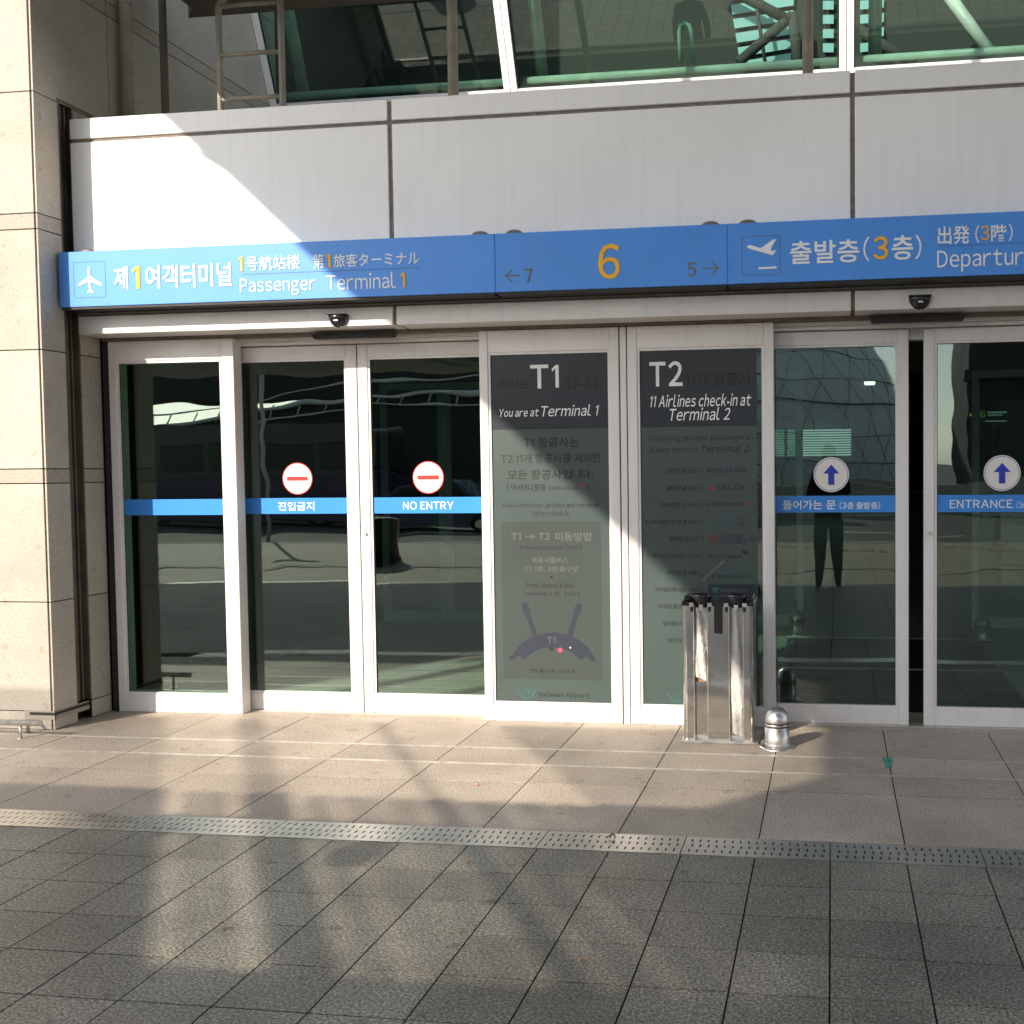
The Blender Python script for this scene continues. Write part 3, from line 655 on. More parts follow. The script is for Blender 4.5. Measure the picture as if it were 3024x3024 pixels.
L(fg, "ASIANA AIRLINES", (475, 938), (672, 958), M["ink"], ZE, .012); L(fg, "등 ]", (707, 928), (765, 965), M["ink2"], ZE)
b = MB(); b.prism([A(zp(*p, *ZE), YI) for p in ((664, 922), (697, 916), (690, 946), (683, 944), (682, 930))], -.0006, 'y', YI); obj("red_mark", b, M["ink_red"], fg)
L(fg, "Please check your", (180, 1044), (442, 1074), M["ink2"], ZE, 0, .25); L(fg, "airlines and terminal", (452, 1040), (790, 1070), M["ink"], ZE, .012, .25)
L(fg, "before check-in.", (370, 1090), (603, 1122), M["ink2"], ZE, 0, .25)
xa, za = A(zp(236, 122, *ZT), YI); xb, zb = A(zp(1128, 1515, *ZT), YI)
b = MB(); b.prism(rrect(xa, xb, zb, za, .008), -.0005, 'y', YF); fp = obj("map_panel", b, M["film_panel"], t1)
YI2 = YI-.0006
def L2(par, body, tl, br, m, z, bold=0.0, shear=0.0): letters(par, body, tl, br, YI2, m, z, bold+.006, shear, depth=.0006)
L2(fp, "T1", (325, 220), (410, 282), M["ink_light"], ZT, .02); L2(fp, "→", (450, 232), (540, 270), M["ink_light"], ZT, .01); L2(fp, "T2", (565, 220), (665, 280), M["ink_light"], ZT, .02)
L2(fp, "이동방법", (712, 213), (1027, 292), M["ink_light"], ZT, .004); L2(fp, "Transportation T1→T2", (400, 328), (948, 372), M["ink"], ZT, .004, .25)
L2(fp, "무료셔틀버스", (505, 432), (830, 486), M["ink_light"], ZT); L2(fp, "T1 3층, 8번 출구앞", (440, 510), (917, 562), M["ink_light"], ZT)
L2(fp, "Free Shuttle Bus", (460, 657), (878, 702), M["ink"], ZT, .012); L2(fp, "Terminal 1  3F,  Exit 8", (432, 733), (930, 776), M["ink"], ZT)
L2(fp, "8번 출구 앞   Exit 8", (490, 1410), (885, 1452), M["ink"], ZT)
b = MB(); b.prism([A(zp(*p, *ZT), YI2) for p in ((667, 595), (690, 595), (690, 619), (667, 619))], -.0006, 'y', YI2)
obj("square_mark", b, M["ink"], fp)
def arcpts(cx, cy, r, a0, a1, n=18): return [(cx+r*math.cos(math.radians(a0+(a1-a0)*k/n)), cy-r*math.sin(math.radians(a0+(a1-a0)*k/n))) for k in range(n+1)]
def ell(cx, cy, rx, ry, a0, a1, n=18): return [(cx+rx*math.cos(math.radians(a0+(a1-a0)*k/n)), cy-ry*math.sin(math.radians(a0+(a1-a0)*k/n))) for k in range(n+1)]
outer = ell(690, 1420, 385, 325, 158, 22); inner = ell(685, 1440, 275, 218, 30, 150)
right = [(1068, 1320), (1055, 1345), (1030, 1348), (982, 1302), (940, 1337), (912, 1318)]; left = [(440, 1327), (386, 1295), (345, 1335), (318, 1333), (305, 1312), (312, 1290)]
b = MB(); b.prism([A(zp(*p, *ZT), YI2) for p in outer+right+inner[2:-2]+left], -.0006, 'y', YI2)
obj("terminal_plan", b, M["ink_blue"], fp)
for pts in ([(513, 1120), (458, 948), (430, 925), (416, 868), (418, 846), (430, 832), (450, 831), (470, 845), (490, 905), (492, 940), (550, 1110)],
            [(818, 1112), (872, 935), (874, 905), (893, 855), (905, 840), (925, 837), (943, 848), (947, 870), (930, 930), (908, 948), (860, 1132)]):
    b = MB(); b.prism([A(zp(*p, *ZT), YI2) for p in pts], -.0009, 'y', YI2); obj("plan_pier", b, M["ink_blue"], fp)
L3Y = YI2-.0012
letters(fp, "T1", (640, 1132), (715, 1190), L3Y, M["ink_light"], ZT, 0, depth=.0006)
def dotp(par, p, r, m, nm):
    c = A(zp(*p, *ZT), L3Y); b = MB(); b.prism([(c[0]+r*math.cos(2*math.pi*k/24), c[1]+r*math.sin(2*math.pi*k/24)) for k in range(24)], -.0006, 'y', L3Y); obj(nm, b, m, par)
dotp(fp, (677, 1237), .0132, M["ink"], "map_dot"); dotp(fp, (756, 1248), .0145, M["red_dot"], "map_dot"); dotp(fp, (845, 1226), .005, M["white_ink"], "map_pin")
def swirl(par, ox, oy, s, z):
    "airport emblem: two wings curling into a spiral"
    b = MB()
    def ribbon(pts, ws):
        P = [Vector((ox+p[0]*s, oy+p[1]*s, 0)) for p in pts]; lo, hi = [], []
        for i, p in enumerate(P):
            d = (P[min(i+1, len(P)-1)]-P[max(i-1, 0)]).normalized(); n = Vector((-d.y, d.x, 0))*ws[i]*s/2
            lo.append(p+n); hi.append(p-n)
        for i in range(len(P)-1):
            q = [lo[i], lo[i+1], hi[i+1], hi[i]]; vs = [b.bm.verts.new((*[A(zp(v.x, v.y, *z), YI)][0][:1], YI-.0006, A(zp(v.x, v.y, *z), YI)[1])) for v in q]; b.bm.faces.new(vs)
    ribbon([(0, 0), (28, 14), (50, 38), (66, 66), (88, 84), (118, 90), (148, 80), (166, 62), (178, 36), (198, 14), (225, -2)], [2, 10, 14, 16, 16, 14, 14, 16, 16, 11, 2])
    ribbon([(78, 50), (84, 26), (104, 12), (128, 16), (138, 34), (130, 52), (112, 56), (102, 44), (108, 34)], [10, 11, 11, 11, 10, 9, 8, 6, 3])
    obj("emblem", b, M["teal"], par)
swirl(fg, 352, 1582, 1.0, ZT)
L(fg, "Incheon Airport", (562, 1617), (1015, 1674), M["ink"], ZT, .01)

gx0, gx1 = A(zp(165, 600, *ZF), YF)[0], A(zp(1650, 600, *ZF), YF)[0]
fg2, fh2 = film(t2, -1.139, gx1, .123, 1.80, 2.257)
L(fh2, "T2", (290, 293), (713, 600), M["white_ink"], ZF, .018); L(fh2, "11개 항공사", (757, 438), (1590, 590), M["ink"], ZF, .012)
L(fh2, "11 Airlines check-in at", (303, 715), (1583, 850), M["white_ink"], ZF, .008, .25); L(fh2, "Terminal 2", (548, 880), (1317, 1030), M["white_ink"], ZF, .006, .25)
L(fg2, "Following airlines' passengers,", (285, 1222), (1575, 1305), M["ink2"], ZF, 0, .25); L(fg2, "please move to", (280, 1372), (915, 1462), M["ink2"], ZF, 0, .25); L(fg2, "Terminal 2.", (950, 1350), (1578, 1440), M["ink2"], ZF, .02, .25)
L(fg2, "대한항공 (KE)", (505, 1645), (915, 1710), M["ink"], ZF, .008); L(fg2, "KOREAN AIR", (1018, 1640), (1525, 1695), M["ink_blue"], ZF, .035)
for body, tl, br in (("델타항공 (DL)", (458, 130), (825, 190)), ("에어프랑스 (AF)", (395, 322), (828, 383)), ("KLM네덜란드항공 (KL)", (218, 520), (830, 578)), ("중화항공 (CI)", (485, 710), (832, 770)),
                     ("가루다인도네시아 (GA)", (230, 903), (835, 963)), ("샤먼항공 (MF)", (450, 1098), (838, 1158)), ("아에로멕시코 (AM)", (330, 1288), (840, 1350)),
                     ("아에로플로트 (SU)", (358, 1480), (845, 1545)), ("알리탈리아 (AZ)", (415, 1675), (850, 1738)), ("체코항공 (OK)", (470, 1870), (852, 1930))):
    L(fg2, body, tl, br, M["ink"], ZG, .008)
L(fg2, "DELTA", (1040, 125), (1350, 182), M["ink_blue"], ZG, .02); L(fg2, "AIRFRANCE", (912, 322), (1338, 366), M["ink_blue"], ZG, .02)
L(fg2, "KLM", (1025, 550), (1215, 600), M["ink_sky"], ZG, .03); L(fg2, "CHINA", (1092, 685), (1325, 735), M["ink_blue"], ZG, .006); L(fg2, "AIRLINES", (1052, 742), (1370, 795), M["ink_blue"], ZG, .006)
L(fg2, "Garuda Indonesia", (922, 910), (1315, 958), M["ink"], ZG); L(fg2, "厦门航空XIAMENAIR", (965, 1147), (1372, 1187), M["ink_blue"], ZG, .012)
def pg(par, pts, m, nm, z=ZG, dy=0.0): b = MB(); b.prism([A(zp(*p, *z), YI-dy) for p in pts], -.0006, 'y', YI-dy); return obj(nm, b, m, par)
pg(fg2, [(928, 187), (968, 124), (1006, 187), (968, 170)], M["ink_red"], "triangle_mark"); pg(fg2, [(1358, 362), (1378, 320), (1408, 320), (1385, 362)], M["ink_red"], "slash_mark")
pg(fg2, [(1078, 530), (1076, 505), (1092, 515), (1120, 502), (1148, 515), (1166, 505), (1163, 530)], M["ink_sky"], "crown_mark")
pg(fg2, [(922, 770), (935, 755), (930, 725), (950, 700), (985, 685), (1020, 690), (1048, 712), (1050, 745), (1030, 772), (990, 790), (955, 782), (930, 792)], M["ink_pink"], "flower_mark")
pg(fg2, [(1310, 865), (1350, 872), (1385, 888), (1408, 886), (1385, 900), (1370, 925), (1345, 915), (1325, 890)], M["ink_blue"], "bird_mark")
pg(fg2, [(1085, 1062), (1150, 1075), (1175, 1095), (1190, 1070), (1250, 1064), (1212, 1088), (1205, 1112), (1245, 1128), (1180, 1128), (1150, 1100)], M["ink_sky"], "bird_mark")
hb = pg(fg2, [(928, 1260), (1492, 1256), (1492, 1388), (928, 1392)], M["ink_blue"], "navy_box")
letters(hb, "AEROMEXICO", (1075, 1305), (1375, 1345), YI-.0008, M["ink_light"], ZG, .01, depth=.0006)
b = MB(); b.prism([A(zp(*p, *ZG), YI-.0008) for p in ((970, 1325), (985, 1298), (1015, 1285), (1045, 1290), (1062, 1310), (1050, 1338), (1030, 1336), (1018, 1360), (1000, 1355), (990, 1335))], -.0006, 'y', YI-.0008); obj("head_mark", b, M["teal"], hb)
pg(fg2, [(1380, 1462), (1492, 1460), (1492, 1585), (1380, 1588)], M["ink_blue"], "navy_box")
b = MB()
for k in range(7):
    p = [(866, 100+193*k+d) for d in (0, 110)]; xa, za = A(zp(*p[0], *ZG), YI); xb, zb = A(zp(*p[1], *ZG), YI); b.box(xa-.0016, xa+.0016, YI-.0006, YI, zb, za)
obj("divider_line", b, M["ink2"], fg2)
b = MB()
for x, y, r in ((1440, 148, 26), (1460, 345, 18), (1320, 548, 48), (1440, 740, 40), (1450, 940, 34), (1420, 1165, 22)):
    c = A(zp(x, y, *ZG), YI); rr = r*500/1932/3254*6.57
    for s0 in (0, math.pi): # broken ring and a slanted bar
        pts = [(c[0]+rr*math.cos(s0+a*.3), c[1]+rr*math.sin(s0+a*.3)) for a in range(9)]+[(c[0]+rr*.86*math.cos(s0+a*.3), c[1]+rr*.86*math.sin(s0+a*.3)) for a in range(8, -1, -1)]
        b.prism(pts, -.0006, 'y', YI)
    b.prism([(c[0]-rr*.6, c[1]-rr*.25), (c[0]+rr*.5, c[1]+rr*.3), (c[0]+rr*.6, c[1]+rr*.15), (c[0]-rr*.4, c[1]-rr*.4)], -.0006, 'y', YI)
obj("alliance_mark", b, M["ink2"], fg2)
swirl(fg2, 217, 1205, 1.17, ZH)
pg(fg2, [(868, 1195), (880, 1180), (1090, 990), (1112, 984), (1124, 998), (1112, 1012), (900, 1195), (895, 1225), (915, 1245), (880, 1228)], M["ink_light"], "peel_mark")

# ================================================================ UMBRELLA BAG DISPENSER
D = thing("umbrella_bag_dispenser", (-.635, -.39, 0), "stainless umbrella bag dispenser with two black funnels before the T2 panel", "dispenser")
b = MB(); b.box(-.852, -.413, -.425, -.13, .001, .012, .002); obj("base_plate", b, M["steel_brush"], D)
yF, yR = -.392, -.16
def prof_dispenser(z0, z1):
    b = MB(); x0, x1 = -.840, -.437; r = .024
    pts = []
    for cx, cy, a in ((x1-r, yR-r, 0), (x0+r, yR-r, 90), (x0+r, yF+r, 180)):
        for k in range(7): t = math.radians(a+90*k/6); pts.append((cx+r*math.cos(t), cy+r*math.sin(t)))
    # front with two recessed channels
    for c0, c1 in ((-.776, -.698), (-.576, -.496)):
        pts += [(c0, yF), (c0, yF+.045), (c1, yF+.045), (c1, yF)]
    for k in range(7): t = math.radians(270+90*k/6); pts.append((x1-r+r*math.cos(t), yF+r+r*math.sin(t)))
    b.prism(pts, z1-z0, 'z', z0); return b
obj("body", prof_dispenser(.012, .776), M["steel_mirror"], D)
for c in (-.776, -.698, -.576, -.496): b = MB(); b.box(c-.0022, c+.0022, yF-.002, yF+.006, .014, .772); obj("channel_edge", b, M["steel_brush"], D)
b = MB(); b.box(-.843, -.805, yF-.004, yR+.003, .776, .802, .002); b.box(-.705, -.562, yF+.012, yR, .776, .800, .002); b.box(-.468, -.434, yF-.004, yR+.003, .776, .802, .002); b.box(-.805, -.468, yF+.07, yR, .776, .796, .002)
b.box(-.832, -.796, yF+.03, yR-.03, .802, .826, .003); b.box(-.480, -.442, yF+.03, yR-.03, .802, .826, .003)
obj("top_cap", b, M["black"], D)
for cx in (-.733, -.536):
    b = MB(); b.lathe([(.060, .062), (.064, .060), (.058, .04), (.046, .010), (.034, -.008), (.028, -.010), (.030, -.004), (.042, .014), (.054, .042), (.060, .062)], (cx, yF+.036, .778), 32, sy=.85); fn = obj("funnel", b, M["black"], D)
    for a, c, d, e, z0, z1 in ((-.067, -.042, -.012, 0, .772, .794), (.036, .062, -.012, 0, .772, .794), (-.010, .012, -.016, -.008, .752, .784)):
        b = MB(); b.box(cx+a, cx+c, yF+d, yF+e, z0, z1, .001); obj("clip", b, M["steel_brush"], D)
    for a, c in ((-.060, -.044), (.040, .056)): b = MB(); b.box(cx+a, cx+c, yF-.010, yF-.001, .744, .771, .002); obj("latch", b, M["black"], D)
def bag(x0, x1, z0, z1, sd, tw):
    random.seed(sd); b = MB(); nx, nz = 9, 26; g = []
    for j in range(nz+1):
        row = []
        for i in range(nx+1):
            u, v = i/nx, j/nz
            x = x0+(x1-x0)*(u+.05*math.sin(v*7+sd)*(1-u)); z = z0+(z1-z0)*v-(.03*u if j == 0 else 0)
            yy = yF+.018-.012*math.sin(math.pi*u)+.008*math.sin(u*9+v*6+sd)*tw+random.uniform(-.0025, .0025)
            row.append(b.bm.verts.new((x, yy, z)))
        g.append(row)
    for j in range(nz):
        for i in range(nx): f = b.bm.faces.new((g[j][i], g[j][i+1], g[j+1][i+1], g[j+1][i])); f.smooth = (i+j) % 3 > 0
    return obj("plastic_bag", b, M["bag"], D)
bag(-.774, -.700, .375, .765, 3, 1.0); bag(-.573, -.499, .06, .765, 8, .5)
b = MB(); b.box(-.774, -.700, yF+.030, yF+.034, .338, .368); obj("cardboard_strip", b, mat("cardboard", (.28, .19, .09), .8), D)
b = MB(); b.prism([(-.660, .800), (-.6105, .800), (-.6108, .622), (-.620, .616), (-.633, .623), (-.645, .620), (-.659, .622)], -.0015, 'y', yF-.0005); obj("tape_strip", b, M["black_m"], D)

# ================================================================ BOLLARDS
def bollard(x, y, label, g=None):
    t = thing("steel_bollard", (x, y, 0), label, "bollard", g)
    b = MB(); pr = [(.068, .024), (.068, .118), (.0655, .119), (.0655, .124), (.068, .125), (.068, .135), (.0655, .136), (.0655, .141), (.068, .142), (.068, .152)]
    for k in range(1, 11): a = math.pi/2*k/10; pr.append((.068*math.cos(a), .152+.075*math.sin(a)))
    b.lathe(pr, (x, y, 0), 40); obj("post", b, M["steel"], t)
    b = MB(); b.lathe([(.0678, .1185), (.0688, .1190), (.0688, .1240), (.0678, .1245)], (x, y, 0), 40); b.lathe([(.0678, .1355), (.0688, .1360), (.0688, .1410), (.0678, .1415)], (x, y, 0), 40); obj("groove_band", b, M["black_m"], t)
    b = MB(); b.lathe([(0, .012), (.070, .012), (.073, .024), (.070, .030), (.0682, .030)], (x, y, 0), 40); b.lathe([(.100, .0015), (.098, .008), (.075, .0125), (0, .0125)], (x, y, 0), 40); obj("flange", b, M["steel_brush"], t)
    return t
bo = bollard(-.306, -.462, "short domed steel bollard on the pavement right of the dispenser", "short domed steel bollards")
copy_tree(bo, (-.325, 3.72, .002), "domed steel bollard inside, seen through the left entrance leaf"); copy_tree(bo, (1.31, 3.44, .002), "domed steel bollard inside, seen through the ENTRANCE leaf")

# ================================================================ UPPER WINDOWS (glass leaning outward)
SL = .43; n_ = Vector((0, 1, SL)).normalized(); UPV = Vector((0, -SL, 1)).normalized(); OUT = Vector((0, -1, -SL)).normalized()
P0 = Vector((0, 2.35, 4.65))
def G3(x, t, o=0.0): return Vector((x, 0, 0))+Vector((0, P0.y, P0.z))+UPV*t+OUT*o
def slant_box(b, x0, x1, t0, t1, o0, o1):
    c = [G3(x, t, o) for o in (o0, o1) for t in (t0, t1) for x in (x0, x1)]
    v = [b.bm.verts.new(p) for p in c]
    fs = [b.bm.faces.new([v[i] for i in q]) for q in ((0, 1, 3, 2), (4, 6, 7, 5), (0, 4, 5, 1), (2, 3, 7, 6), (0, 2, 6, 4), (1, 5, 7, 3))]
    bmesh.ops.recalc_face_normals(b.bm, faces=fs)
WL = ["dark leaning upper window beside the ladder", "leaning upper window in the middle with mint sill tube", "leaning upper window at the top right corner of the photo"]
for k, (x0, x1) in enumerate(((-4.675, -2.583), (-2.577, .120), (.126, 2.82))):
    w = thing("upper_window", (x0, 2.35, 4.65), WL[k], "window", "leaning windows above the fascia")
    b = MB(); slant_box(b, x0, x0+.052, -.02, 2.4, -.02, .05); slant_box(b, x1-.052, x1, -.02, 2.4, -.02, .05); slant_box(b, x0+.0525, x1-.0525, -.02, .022, -.02, .048); slant_box(b, x0+.0525, x1-.0525, 2.36, 2.4, -.02, .05)
    obj("frame", b, M["white"], w)
    b = MB(); slant_box(b, x0+.0526, x1-.0526, .0225, 2.358, .0, .008); obj("glass_pane", b, M["glass_up"], w)
    b = MB(); slant_box(b, x0+.0526, x0+.062, .023, 2.35, .009, .03); obj("gasket", b, M["frame_dk"], w)
    b = MB(); b.tube([G3(x0+.12, .072, -.06), G3(x1-.07, .072, -.06)], .030, 14); obj("sill_tube", b, M["mint"], w); b = MB(); b.tube([G3(x0+.22, .10, -.17), G3(x0+.22, 2.3, -.17)], .052, 14)
    obj("upright_tube", b, M["mint"], w)
    if k == 1:
        b = MB(); b.tube([G3(-1.19, .13, -.1), G3(-1.185, .36, -.1), G3(-1.17, .40, -.1), G3(-1.14, .415, -.1), G3(-1.11, .40, -.1), G3(-1.095, .36, -.1), G3(-1.09, .13, -.1)], .02, 12); obj("tube_loop", b, M["mint"], w)
b = MB(); slant_box(b, -2.5829, -2.5771, -.02, 2.4, -.02, .03); slant_box(b, .1201, .1259, -.02, 2.4, -.02, .03); tag(obj("window_gasket", b, M["frame_dk"]), "black gasket lines between the leaning upper windows", "gasket")
# interior behind the upper windows
b = MB(); b.box(-4.8, 3, 5.5, 5.6, 3.6, 9.5); b.box(-4.9, -4.8, 2.5, 5.5, 3.6, 9.5); b.box(-4.8, 3, 2.6, 5.5, 4.3, 4.4); b.box(-4.8, 3, 1.2, 5.6, 9.5, 9.6)
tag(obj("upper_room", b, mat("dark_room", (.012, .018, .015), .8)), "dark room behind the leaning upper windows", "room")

tw = thing("roof_glazing", (-.8, 5.45, 6), "teal daylit roof glazing with dark diagonal struts seen through the middle upper window", "roof glazing")
b = MB()
def AT(px, py, Y): p = at(px, py, Y); return (p.x, p.z)
for k in range(6):
    y0, y1 = -40+42*k, -12+42*k
    b.prism([AT(2150+.16*y0+8, y0+12, 5.45), AT(2345-.05*y0, y0-14, 5.45), AT(2345-.05*y1, y1-14, 5.45), AT(2150+.16*y1+8, y1+12, 5.45)], .01, 'y', 5.45)
for k in range(5):
    y0, y1 = -40+42*k, -14+42*k
    b.prism([AT(2430, y0, 5.45), AT(2462, y0, 5.45), AT(2462, y1, 5.45), AT(2430, y1, 5.45)], .01, 'y', 5.45); b.prism([AT(2540, y0, 5.45), AT(2610, y0-6, 5.45), AT(2610, y1-6, 5.45), AT(2540, y1, 5.45)], .01, 'y', 5.45)
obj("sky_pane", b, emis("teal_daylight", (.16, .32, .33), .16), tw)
for p, q_ in (((2180, 185), (2340, 45)), ((2100, -60), (2330, 60)), ((2340, 40), (2360, 220)), ((2540, 90), (2700, 190)), ((2225, -40), (2262, 200))):
    b = MB(); a_ = at(*p, 5.2); c_ = at(*q_, 5.2); b.tube([a_, c_], .055 if p[0] != 2225 else .02, 10); obj("strut", b, M["via"], tw)
b = MB()
b.tube([at(2790, -30, 4.9), at(2930, 165, 4.9)], .06, 12); obj("strut", b, M["mint"], tw)
# tubes, ladder, slab above the ledge
b = MB(); b.tube([(-4.625, .30, 3.62), (-4.625, .30, 6.6)], .037, 20); b.tube([(-4.625, .30, 4.66), (-4.625, .30, 4.69)], .043, 20); tag(obj("drain_pipe", b, M["tube"]), "grey-beige round pipe standing next to the side wall on the ledge", "pipe")
b = MB(); b.tube([(-4.372, .32, 3.62), (-4.372, .32, 4.74)], .024, 14); tag(obj("support_post", b, M["darkbeam"]), "dark thin post under the overhead slab, right of the pipe", "post")
for x, l in ((-2.372, "vertical grey tube in front of the dark upper window's right end"), (-.136, "vertical grey tube in front of the middle upper window")):
    b = MB(); b.tube([(x, .30, 3.62), (x, .30, 6.5)], .033, 18); b.tube([(x, .30, 3.62), (x, .30, 3.64)], .06, 18); tag(obj("tube_post", b, M["tube"]), l, "post", "vertical tube posts on the ledge")
lad = thing("wall_ladder", (-3.75, .3, 3.62), "grey tube ladder standing on the ledge under the overhead slab", "ladder")
for x in (-3.962, -3.528):
    b = MB(); b.tube([(x, .30, 3.62), (x, .30, 4.60), (x+(.012 if x < -3.7 else -.012), .31, 4.64), (x+(.03 if x < -3.7 else -.03), .33, 4.66)], .021, 14); obj("side_rail", b, M["tube"], lad)
for z in (3.70, 4.00, 4.285, 4.60): b = MB(); b.tube([(-3.962, .30, z), (-3.745, .30, z+.004), (-3.528, .30, z)], .015, 12); obj("rung", b, M["tube"], lad)
b = MB(); b.prism([(-4.45, .75), (-4.33, .60), (-4.33, -.30), (-4.66, -.42), (-4.66, -1.2), (3.0, -1.2), (3.0, .75)], .30, 'z', 4.74); tag(obj("overhead_slab", b, M["darkbeam"]), "dark underside of the slab at the top left above the ladder", "slab")  # front part carried forward out of view so the ladder falls in shade

# ================================================================ INTERIOR
b = MB(); XI = [-6+.6*k for k in range(17)]; 
for y0 in [.46+.6*k for k in range(52)]:
    for x0 in XI: b.box(x0+.002, x0+.598, y0+.002, y0+.598, -.03, .0)
struct("interior_floor", b, M["int_floor"])
hall = thing("terminal_hall", (-1, 5, 0), "dark interior of the terminal hall seen through the door glass", "hall")
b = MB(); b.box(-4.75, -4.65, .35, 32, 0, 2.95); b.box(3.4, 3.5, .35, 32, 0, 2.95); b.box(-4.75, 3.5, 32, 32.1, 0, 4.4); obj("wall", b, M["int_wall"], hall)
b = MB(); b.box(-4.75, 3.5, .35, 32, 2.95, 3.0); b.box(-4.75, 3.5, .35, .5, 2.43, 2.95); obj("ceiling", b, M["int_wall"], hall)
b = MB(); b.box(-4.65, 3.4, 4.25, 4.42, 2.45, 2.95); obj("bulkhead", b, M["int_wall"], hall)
GI = "inner glass screens behind the doors"
for x0, x1, l in ((-4.6, -3.92, "inner glass screen seen through the no entry leaves, left part"), (-3.915, -1.6, "inner glass screen seen through the NO ENTRY leaf"), (-1.595, -.28, "inner glass screen seen left of the entrance gap behind the bollard"), (1.32, 2.6, "inner glass screen seen through the ENTRANCE leaf behind the bollard")):
    t = thing("inner_screen", (x0, 4.3, 0), l, "glass screen", GI)
    b = MB(); frame_ring(b, x0, x1, 0, 2.45, x0+.065, x1-.065, .105, 2.38, 4.27, 4.33, .002); obj("frame", b, M["int_frame"], t)
    b = MB(); b.box(x0+.066, x1-.066, 4.295, 4.303, .106, 2.379); obj("glass_pane", b, M["glass"], t)
GM = "ribbed entrance mats"
for y0, y1, l in ((1.99, 3.50, "ribbed dark entrance mat farther inside with bright edge strip"), (.50, 1.95, "ribbed dark entrance mat just inside the entrance doors")):
    t = thing("entrance_mat", (.3, y0, 0), l, "mat", GM)
    b = MB(); n = int((y1-y0)/.042)
    for k in range(n): b.box(-.40, 1.25, y0+.042*k, y0+.042*k+.030, .002, .010)
    obj("ribs", b, M["mat_rub"], t); b = MB(); b.box(-.40, 1.25, y0, y1, .001, .004); obj("backing", b, M["black_m"], t)
    b = MB(); b.box(-.41, 1.26, y1+.001, y1+.03, .002, .012); obj("edge_strip", b, M["strip"], t)
# louvred window at the back of the hall, hanging boards
lw = thing("louvred_window", (.4, 31.9, 2), "bright louvred window far inside above the left arrow sticker", "window")
b = MB()
for k in range(11): b.box(-2.1, .65, 31.80, 31.83, 1.95+.085*k, 1.95+.085*k+.045)
obj("lit_slats", b, emis("louvre_daylight", (.72, .88, .85), .32), lw)
b = MB(); b.box(-1.62, -1.52, 31.74, 31.79, 1.9, 2.9); b.box(-1.25, -1.12, 31.74, 31.79, 1.9, 2.9); obj("mullion", b, M["black_m"], lw)
def board(x0, x1, y, z0, z1, txt, col, label, tx):
    t = thing("hanging_sign", ((x0+x1)/2, y, z1), label, "sign"); b = MB(); b.box(x0, x1, y, y+.06, z0, z1); obj("board", b, col, t)
    b = MB(); b.text(txt, tx[0], tx[1], tx[2], tx[3], y-.001, .002); obj("lettering", b, M["gold"], t)
    b = MB(); b.tube([(x0+.1, y+.03, z1), (x0+.1, y+.03, 2.94)], .012, 8); b.tube([(x1-.1, y+.03, z1), (x1-.1, y+.03, 2.94)], .012, 8); obj("hanger", b, M["black_m"], t)
M["gold"] = emis("lit_yellow_lettering", (.55, .42, .05), .35); M["board_blue"] = mat("hanging_board_blue", (.01, .03, .09), .4)
board(-6.0+1.6, -3.4, 5.6, 1.95, 2.75, "N-G", M["board_blue"], "dark blue hanging board with yellow N-G seen through the NO ENTRY leaf", (-3.95, 2.70, -3.5, 2.55))
board(1.55, 2.6, 7.0, .95, 2.6, "4-6", M["board_blue"], "dark hanging board with yellow 4-6 seen through the ENTRANCE leaf", (1.62, 2.20, 1.80, 2.12))
b = MB(); b.box(1.83, 2.05, 6.990, 6.998, 2.17, 2.19); b.box(1.83, 2.0, 6.990, 6.998, 2.14, 2.155); b.box(1.8, 2.05, 6.990, 6.998, 2.07, 2.085)
tag(obj("lit_text_rows", b, emis("lit_white_rows", (.6, .6, .6), .25)), "tiny glowing text rows on the hanging board in the hall", "sign")
for x, y, l in ((-.9, 9, "round ceiling lamp glowing in the hall near the gap"), (.62, 12, "round ceiling lamp glowing deep in the hall"), (-3.2, 11, "ceiling lamp glowing behind the NO ENTRY leaf")):
    b = MB(); b.lathe([(0, 0), (.08, 0), (.09, .02), (.09, .05), (0, .05)], (x, y, 2.90), 20); tag(obj("ceiling_lamp", b, M["lamp"]), l, "lamp", "round ceiling lamps in the hall")
b = MB(); b.box(.9, 1.6, 10, 10.5, 0, 1.15); b.box(.85, 1.65, 9.95, 10.55, 1.15, 1.19); tag(obj("service_desk", b, mat("desk_wood", (.22, .15, .08), .5)), "wooden desk inside the hall behind the entrance gap", "desk")

# ================================================================ PEOPLE
def skinned(name, chains, m, parent, root=0, sub=2):
    "chains: list of [(pos, radius), ...]; the first point of later chains is welded to an existing point"
    verts, edges, rad = [], [], []
    def idx(p):
        for i, q in enumerate(verts):
            if (Vector(q)-Vector(p)).length < 1e-4: return i
        return None
    for ch in chains:
        prev = None
        for p, r in ch:
            i = idx(p)
            if i is None: verts.append(tuple(p)); rad.append(r); i = len(verts)-1
            if prev is not None: edges.append((prev, i))
            prev = i
    me = bpy.data.meshes.new(name); me.from_pydata(verts, edges, []); o = bpy.data.objects.new(name, me); COL.objects.link(o)
    o.modifiers.new("skin", 'SKIN'); 
    for i, v in enumerate(me.skin_vertices[0].data): v.radius = rad[i] if isinstance(rad[i], tuple) else (rad[i], rad[i]); v.use_root = (i == root)
    s = o.modifiers.new("sub", 'SUBSURF'); s.levels = sub; s.render_levels = sub; o.modifiers["skin"].use_smooth_shade = True
    me.materials.append(m); o.parent = parent; return o
